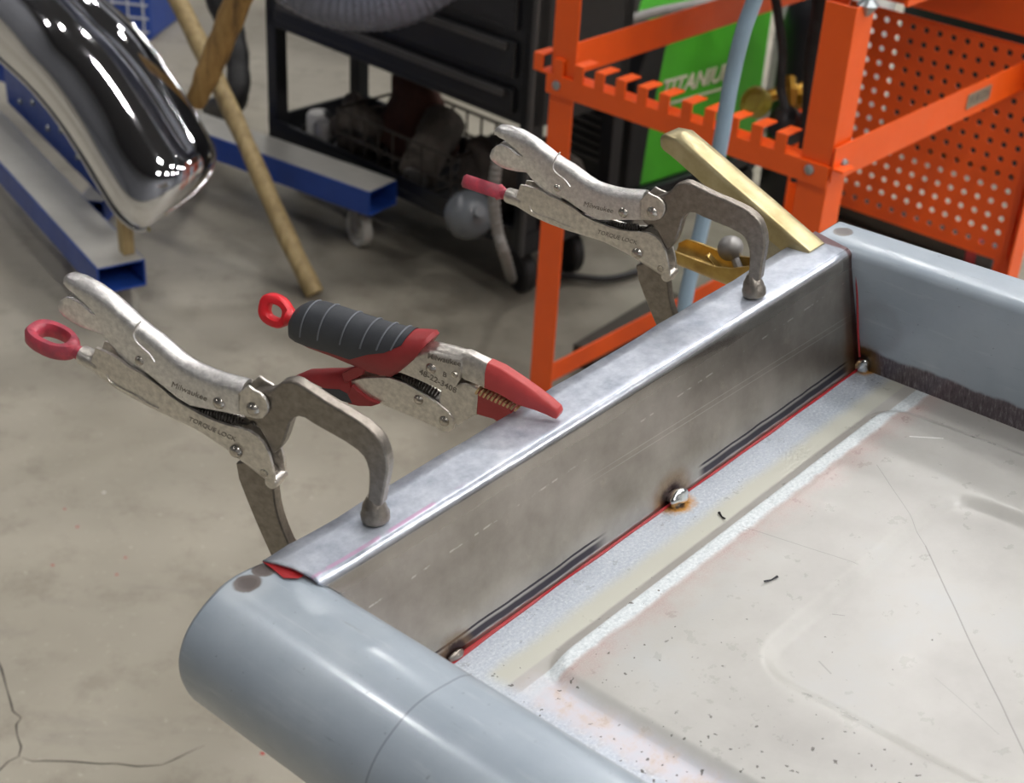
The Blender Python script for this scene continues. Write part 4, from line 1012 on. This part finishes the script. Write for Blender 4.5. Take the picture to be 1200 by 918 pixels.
# wire basket standing in the tray
bk = empty('wire_basket', mat=frame_matrix(on_tray(.44, .145), ce, cb_, (0, 0, 1)))
tag(bk, 'dark wire basket on the cart tray', 'basket')
for z in (.006, .07, .13):
    MB().tube([(-.2, -.12, z), (.2, -.12, z), (.2, .12, z), (-.2, .12, z), (-.2, -.12, z)], .004, 6).build('hoop', 'dark_bar', bk)
for k in range(9):
    x = -.2 + k * .05
    MB().tube([(x, -.12, .13), (x, -.12, .006), (x, .12, .006), (x, .12, .13)], .003, 6).build('wire', 'dark_bar', bk)
def lump(name, c, size, mat, seed, label, cat, ax=None, rough=.22):
    rd = random.Random(seed); ph = [rd.uniform(0, 6.28) for _ in range(8)]; m = MB(); nu, nv = 20, 12; vs = []
    ax = np.eye(3) if ax is None else np.asarray(ax)
    for j in range(nv + 1):
        t = math.pi * j / nv
        for i in range(nu):
            p = 2 * math.pi * i / nu; d = np.array([math.sin(t) * math.cos(p), math.sin(t) * math.sin(p), math.cos(t)])
            k = 1 + rough * math.sin(3 * d[0] + ph[0] + 2 * d[1]) * math.sin(4 * d[2] + ph[1]) + rough * .7 * math.sin(6 * d[1] + ph[2] + 3 * d[2]) + rough * .35 * math.sin(11 * d[0] + ph[3] + 5 * d[1])
            q = d * k * np.asarray(size) / 2
            if q[2] < -size[2] * .38: q[2] = -size[2] * .38
            vs.append(ax[0] * q[0] + ax[1] * q[1] + ax[2] * (q[2] + size[2] * .38))
    m.add(vs, [(j * nu + i, j * nu + (i + 1) % nu, (j + 1) * nu + (i + 1) % nu, (j + 1) * nu + i) for j in range(nv) for i in range(nu)])
    o = m.build(name, mat, smooth=70); o.location = tuple(c); tag(o, label, cat); return o
CAX = (ce, cb_, np.array([0, 0, 1.0]))
lump('work_glove', on_tray(.70, .14), (.24, .2, .20), 'glove', 4, 'dirty brown leather glove bundle at the right of the cart tray', 'glove', CAX)
lump('shop_rag', on_tray(.33, .20), (.2, .14, .24), 'rag_red', 8, 'rust-red rag heaped at the back of the cart tray', 'rag', CAX)
lump('shop_rag', on_tray(.22, .12), (.15, .14, .14), 'rag', 11, 'small grey rag near the left end of the cart tray', 'rag', CAX)
lump('shop_rag', on_tray(.79, .20), (.16, .14, .18), 'rag', 15, 'dark grey rag crumpled at the right back of the cart tray', 'rag', CAX, .26)
cn = empty('grinder_can', tuple(on_tray(.47, .12, .22)))
axc = -cb_ * .8 + ce * .35 + np.array([0, 0, -.42])
MB().lathe([(.0, .10), (.032, .10), (.045, .092), (.048, .06), (.048, -.02), (.052, -.03), (.052, -.09), (.0, -.10)], (0, 0, 0), axc, 22).build('barrel', 'rag', cn, smooth=40)
MB().lathe([(.0, .104), (.03, .103), (.031, .098)], (0, 0, 0), axc, 20).build('cap', 'pale_metal', cn, smooth=40)
tag(cn, 'grey round canister lying in the wire basket', 'canister')
for k, (x, y, r) in enumerate(((.10, .08, .03), (.16, .05, .026))):
    o = MB().lathe([(0, 0), (r, 0), (r, .06), (r * .8, .068), (r * .4, .07), (0, .07)], (0, 0, 0), (0, 0, 1), 18).build('spray_cup', 'white_thing' if k == 0 else 'pale_metal', smooth=40)
    o.location = tuple(on_tray(x, y)); tag(o, ('small off-white cup at the left end of the cart tray', 'small grey metal cup beside the off-white cup on the tray')[k], 'cup', 'cups on the cart tray')
w_ = [on_tray(.06 + .3 * t, .06 + .03 * math.sin(9 * t), .15 + .06 * abs(math.sin(7 * t))) for t in np.linspace(0, 1, 12)]
c0 = w_[0]; o = MB().tube(smooth_path([p - c0 for p in w_], 4), .006, 8).build('power_cable', 'rubber'); o.location = tuple(c0); tag(o, 'black power cable looped along the left of the cart tray', 'cable')
# grey plastic bowl hanging on the cart front and a white ribbed hose
gp = on_tray(.80, -.075, .215)
o = MB().lathe([(0, -.056), (.026, -.05), (.045, -.032), (.054, -.006), (.053, .018), (.044, .038), (.026, .05), (.012, .054), (.012, .07), (0, .07)], (0, 0, 0), ce * .75 - cb_ * .3 + np.array([0, 0, .45]), 26).build('filter_bowl', 'frost', smooth=60)
o.location = tuple(gp); tag(o, 'round frosted grey filter bowl at the front of the tool cart', 'filter bowl')
hp = [atd((588, 172), 3.0), atd((581, 200), 3.0), atd((579, 235), 3.02), atd((583, 270), 3.05), atd((592, 300), 3.08), atz((600, 328), .03)]
c0 = hp[-1]; path = smooth_path([p - c0 for p in hp], 10)
o = MB().tube(path, [.0105 + .0022 * (i % 2) for i in range(len(path))], 10).build('ribbed_hose', 'cable', smooth=30); o.location = tuple(c0); tag(o, 'pale ribbed hose hanging by the frosted filter bowl', 'hose')
hp = [atz((632, 330), .012), atz((650, 322), .02), atz((720, 326), .014), atz((790, 300), .014)]
c0 = hp[-1]; o = MB().tube(smooth_path([p - c0 for p in hp], 6), .008, 8).build('black_cable', 'rubber'); o.location = tuple(c0); tag(o, 'black cable running from the cart along the floor behind the orange post', 'cable')

# flexible duct sagging in front of the cart
dp = [atd((262, -150), 2.85), atd((322, -62), 2.83), atd((380, -20), 2.81), atd((432, -10), 2.8), atd((480, -22), 2.8), atd((535, -66), 2.82), atd((610, -160), 2.95)]
dp = [dp[0] + np.array([-.15, .05, 3.3]), dp[0] + np.array([-.12, .05, 1.2])] + dp + [dp[-1] + np.array([.15, .05, 1.2]), dp[-1] + np.array([.2, .05, 3.3])]
c0 = dp[5]; path = smooth_path([p - c0 for p in dp], 14)
o = MB().tube(path, [.069 + .0022 * (i % 2) for i in range(len(path))], 24).build('flexible_duct', 'duct', smooth=25); o.location = tuple(c0)
tag(o, 'grey ribbed flexible duct sagging in front of the tool cart', 'duct')

# ---------------------------------------------------------------- welding machine on its cart
wq = atz((735, 224), .10); wt = math.radians(44)
wx = np.array([math.cos(wt), math.sin(wt), 0]); wy = np.array([-wx[1], wx[0], 0])           # along the side, toward the left
wc = empty('welding_cart', mat=frame_matrix((wq[0], wq[1], 0), wx, wy, (0, 0, 1)))
tag(wc, 'low black welding cart under the green welder', 'cart')
MB().box((.24, .115, .085), (.54, .27, .03)).build('deck', 'black_metal', wc, smooth=0, bevel=.003)
for x in (-.01, .45):
    for y in (.0, .22):
        MB().box((x, y, .066), (.03, .05, .012)).build('bracket', 'black_metal', wc, smooth=0)
        MB().lathe([(.01, -.014), (.028, -.014), (.031, -.01), (.031, .01), (.028, .014), (.01, .014)], (x, y, .0315), (0, 1, 0), 18).build('wheel', 'rubber', wc, smooth=40)
wm = empty('welder', mat=frame_matrix((wq[0], wq[1], .1005), wx, wy, (0, 0, 1)))
tag(wm, 'green and black welding machine with slanted lettering behind the orange rails', 'welder')
WL, WW, WH = .48, .23, .385
side = [(.035, .0), (WL, .0), (WL, WH), (.10, WH), (.075, WH * .9), (.045, WH * .35)]
MB().prism(side, 0, WW).build('housing', 'green', wm, smooth=0, bevel=.006)
fr = [(-.012, .0), (.045, .0), (.055, WH * .35), (.085, WH * .9), (.11, WH + .004), (.03, WH + .004), (-.012, WH * .7)]
fb = MB().prism(fr, -.004, WW + .004).build('front_bezel', 'black_plastic', wm, smooth=0, bevel=.006)
for k in range(7): MB().box((-.015, WW / 2, .05 + k * .022), (.006, WW - .05, .008)).build('louvre', 'black_trim', fb, smooth=0)
MB().box((-.0125, WW / 2, WH * .64), (.004, WW - .06, .04), np.eye(3)).build('sticker', 'yellow', fb, smooth=0)
MB().box((-.016, WW / 2 + .03, WH * .62), (.006, .06, .016)).build('badge', 'pale_metal', fb, smooth=0)
MB().tube(smooth_path([(.08, WW / 2, WH), (.10, WW / 2, WH + .06), (.16, WW / 2, WH + .075), (.30, WW / 2, WH + .075), (.37, WW / 2, WH + .055), (.39, WW / 2, WH)], 5), .014, 10).build('carry_handle', 'black_trim', wm)
text_mesh('lettering', 'TITANIUM', .058, 'letter', wm, (.215, -.001, .24), (1, 0, 0), (0, 0, 1), .3, .0008, .0012)
MB().box((.215, -.0008, .20), (.25, .001, .006)).build('underline', 'letter', wm, smooth=0)
# cables lying over the welder
for pts, r, mat, lab in (([(640, 60), (668, 28), (690, 14), (715, 18), (740, 40), (745, 62)], .014, 'cable', 'thick grey welding cable arched over the left of the welder'),
                         ([(668, 36), (720, 28), (770, 14), (830, 2), (890, -14)], .012, 'cable', 'long grey welding cable running along the top of the welder')):
    P_ = [atd(p, 3.42 + .0012 * (p[0] - 640)) for p in pts]; c0 = P_[0]
    o = MB().tube(smooth_path([p - c0 for p in P_], 6), r, 10).build('welding_cable', mat, smooth=60); o.location = tuple(c0); tag(o, lab, 'cable', 'welding cables')
P_ = [atd((690 + 26 * math.cos(a) + 5, 38 + 7 * math.sin(a)), 3.44 - .03 * math.sin(a)) for a in np.linspace(0, 5.6, 16)]
c0 = P_[0]; o = MB().tube(smooth_path([p - c0 for p in P_], 3), .006, 8).build('green_hose', 'green', smooth=60); o.location = tuple(c0); tag(o, 'thin green hose coiled on top of the welder', 'hose')

# ---------------------------------------------------------------- gas bottle with regulator behind the stand
gq = atz((948, 210), 0); gdir = wray((935, 100)); gxy = EYE + gdir * 3.75
gb = empty('gas_bottle', (gxy[0] + .05, gxy[1] + .10, 0)); tag(gb, 'dark grey gas bottle standing behind the orange stand', 'gas bottle')
MB().lathe([(0, 0), (.085, 0), (.09, .01), (.09, .50), (.08, .55), (.045, .60), (.03, .615), (.03, .65), (0, .65)], (0, 0, 0), (0, 0, 1), 24).build('cylinder', 'black_metal', gb, smooth=50)
MB().lathe([(.018, .65), (.018, .70), (.026, .705), (.026, .72), (0, .725)], (0, 0, 0), (0, 0, 1), 14).build('valve', 'brass', gb, smooth=40)
rg = empty('gas_regulator', tuple(atd((915, 108), 3.08))); tag(rg, 'brass gas regulator with yellow gauge boots behind the notched rail', 'regulator')
o0 = np.array(rg.location)
R_ = lambda px, t: atd(px, t) - o0
MB().tube([R_((893, 115), 3.05), R_((925, 105), 3.08), R_((952, 108), 3.1)], .013, 10).build('manifold', 'brass', rg)
MB().tube([R_((925, 128), 3.06), R_((924, 92), 3.09)], .016, 10).build('body', 'brass', rg)
MB().tube([R_((940, 125), 3.08), R_((942, 98), 3.1)], .011, 10).build('fitting', 'brass', rg)
vw = -wray((886, 118)); vw = vw + np.array([-1.2, 0, .7])
for px, r, t_ in (((886, 120), .028, 3.04),):
    g = MB().lathe([(0, -.014), (r, -.014), (r * 1.06, -.008), (r * 1.06, .012), (r * .86, .015), (r * .84, .008), (0, .008)], R_(px, t_), vw, 24).build('gauge', 'gauge_yellow', rg, smooth=40)
MB().lathe([(0, -.03), (.03, -.03), (.034, -.02), (.034, .02), (.02, .03), (0, .03)], R_((922, 146), 3.03), vw, 20).build('knob', 'black_plastic', rg, smooth=40)
for k, (pts, r, lab) in enumerate(((([(905, -30), (912, 20), (917, 60), (915, 100), (920, 128)]), .009, 'thin black hose hanging left of the regulator'),
                       (([(962, -30), (960, 20), (952, 70), (950, 120), (946, 170), (935, 215)]), .016, 'thick black hose hanging beside the orange column'))):
    P_ = [atd(p, 2.98) for p in pts]; c0 = P_[-1]; o = MB().tube(smooth_path([p - c0 for p in P_], 6), r, 10).build('gas_hose', 'rubber', smooth=60); o.location = tuple(c0); tag(o, lab, 'hose', 'black gas hoses')
# white tank behind
tp = atz((936, 96), 0); tk = empty('white_tank', (.84, 4.25, 0)); tag(tk, 'off-white tank standing far behind the gas regulator', 'tank')
MB().lathe([(0, 0), (.15, 0), (.16, .02), (.16, .46), (.13, .52), (.05, .55), (0, .55)], (0, 0, 0), (0, 0, 1), 28).build('shell', 'white_thing', tk, smooth=50)
MB().lathe([(.03, .55), (.03, .60), (.06, .61), (.06, .63), (0, .64)], (0, 0, 0), (0, 0, 1), 16).build('cap', 'black_plastic', tk, smooth=40)

# pale blue hose in front of the notched rail
P_ = [atd((1010, -300), 1.95) + np.array([.06, .05, 3.9]), atd((1010, -300), 1.95) + np.array([.05, .05, .8]), atd((1010, -300), 1.95), atd((948, -160), 1.98), atd((905, -60), 2.02), atd((884, 0), 2.04), atd((870, 40), 2.05), atd((856, 100), 2.07), atd((842, 180), 2.09), atd((826, 250), 2.12), atd((812, 310), 2.14), atd((802, 360), 2.16), atd((796, 420), 2.2), atd((792, 500), 2.28)]
P_.append(np.array([P_[-1][0], P_[-1][1] + .05, .02])); P_.append(P_[-1] + np.array([.25, .1, -.005]))
c0 = P_[-1]; o = MB().tube(smooth_path([p - c0 for p in P_], 6), .0108, 14).build('air_hose', 'hose_blue', smooth=60); o.location = tuple(c0); tag(o, 'pale blue air hose hanging in front of the orange notched rail', 'hose')

# grey roller lying behind the perforated panel, dark box and plank on the floor
rp0, rp1 = atz((985, 232), .047), atz((1142, 291), .047)
rl = empty('pipe_roller', tuple((rp0 + rp1) / 2)); dd = (rp1 - rp0); LL = np.linalg.norm(dd); dd /= LL
MB().lathe([(0, -LL / 2), (.045, -LL / 2), (.045, LL / 2), (0, LL / 2)], (0, 0, 0), dd, 20).build('barrel', 'dark_bar', rl, smooth=40)
MB().lathe([(.02, LL / 2), (.0465, LL / 2 + .002), (.0465, LL / 2 + .024), (.02, LL / 2 + .028)], (0, 0, 0), dd, 20).build('red_band', 'grip_red', rl, smooth=40)
MB().lathe([(0, LL / 2 + .02), (.041, LL / 2 + .026), (.043, LL / 2 + .07), (.026, LL / 2 + .08), (0, LL / 2 + .08)], (0, 0, 0), dd, 20).build('end_cap', 'black_trim', rl, smooth=40)
tag(rl, 'dark round pipe with red band on the floor behind the perforated panel', 'pipe')
tb = empty('tool_chest', (1.45, 4.1, 0)); tb.rotation_euler[2] = math.radians(-38); tag(tb, 'dark tool chest standing behind the perforated panel', 'tool chest')
MB().box((0, 0, .24), (.8, .4, .42)).build('body', 'black_metal', tb, smooth=0, bevel=.01)
MB().box((0, 0, .475), (.82, .42, .05)).build('lid', 'black_trim', tb, smooth=0, bevel=.01)
for x in (-.3, .3): MB().box((x, 0, .015), (.08, .36, .03)).build('foot', 'rubber', tb, smooth=0)
bq0, bq1 = atz((683, 418), .03), atz((790, 352), .03)
o = MB(); dd = bq1 - bq0; LL = np.linalg.norm(dd); dd /= LL; nn = np.array([-dd[1], dd[0], 0])
o.box((0, 0, 0), (LL, .055, .05), (dd, nn, (0, 0, 1))); o = o.build('steel_bar', 'dark_bar', smooth=0, bevel=.004); o.location = tuple((bq0 + bq1) / 2 - np.array([0, 0, .0045])); tag(o, 'dark steel bar lying on the floor below the welder', 'bar')

# ---------------------------------------------------------------- trestle that carries the tailgate
tr = empty('support_trestle', (0, 0, 0)); tag(tr, 'dark steel trestle carrying the tailgate from below', 'trestle')
feet = []
for b in (.35, .95):
    for a in (-.40, -.14):
        P_ = T0 + AX * a + BX * b - UP * .004; feet.append(P_)
        MB().box((P_[0], P_[1], (P_[2] - .03) / 2), (.04, .04, P_[2] - .03)).build('leg', 'dark_bar', tr, smooth=0, bevel=.002)
        MB().box(P_ - UP * .016, (.07, .07, .03), (AX, -BX, UP)).build('pad', 'rubber', tr, smooth=0, bevel=.003)
for i, j in ((0, 1), (2, 3), (0, 2), (1, 3)):
    p, q = feet[i], feet[j]; MB().tube([(p[0], p[1], .35), (q[0], q[1], .35)], .014, 8).build('brace', 'dark_bar', tr)

# dark equipment cabinet far behind the welder
cab = empty('equipment_cabinet', (.10, 4.55, 0)); tag(cab, 'tall dark grey equipment cabinet far behind the welder', 'cabinet')
MB().box((0, .3, .80), (1.1, .6, 1.5)).build('body', 'black_trim', cab, smooth=0, bevel=.01)
for x in (-.27, .27):
    d = MB().box((x, -.01, .82), (.52, .02, 1.36)).build('door', 'black_metal', cab, smooth=0, bevel=.004)
    MB().box((x * .25, -.03, .85), (.02, .03, .14)).build('handle', 'pale_metal', d, smooth=0, bevel=.004)
MB().box((0, .3, .025), (1.04, .54, .05)).build('plinth', 'rubber', cab, smooth=0)
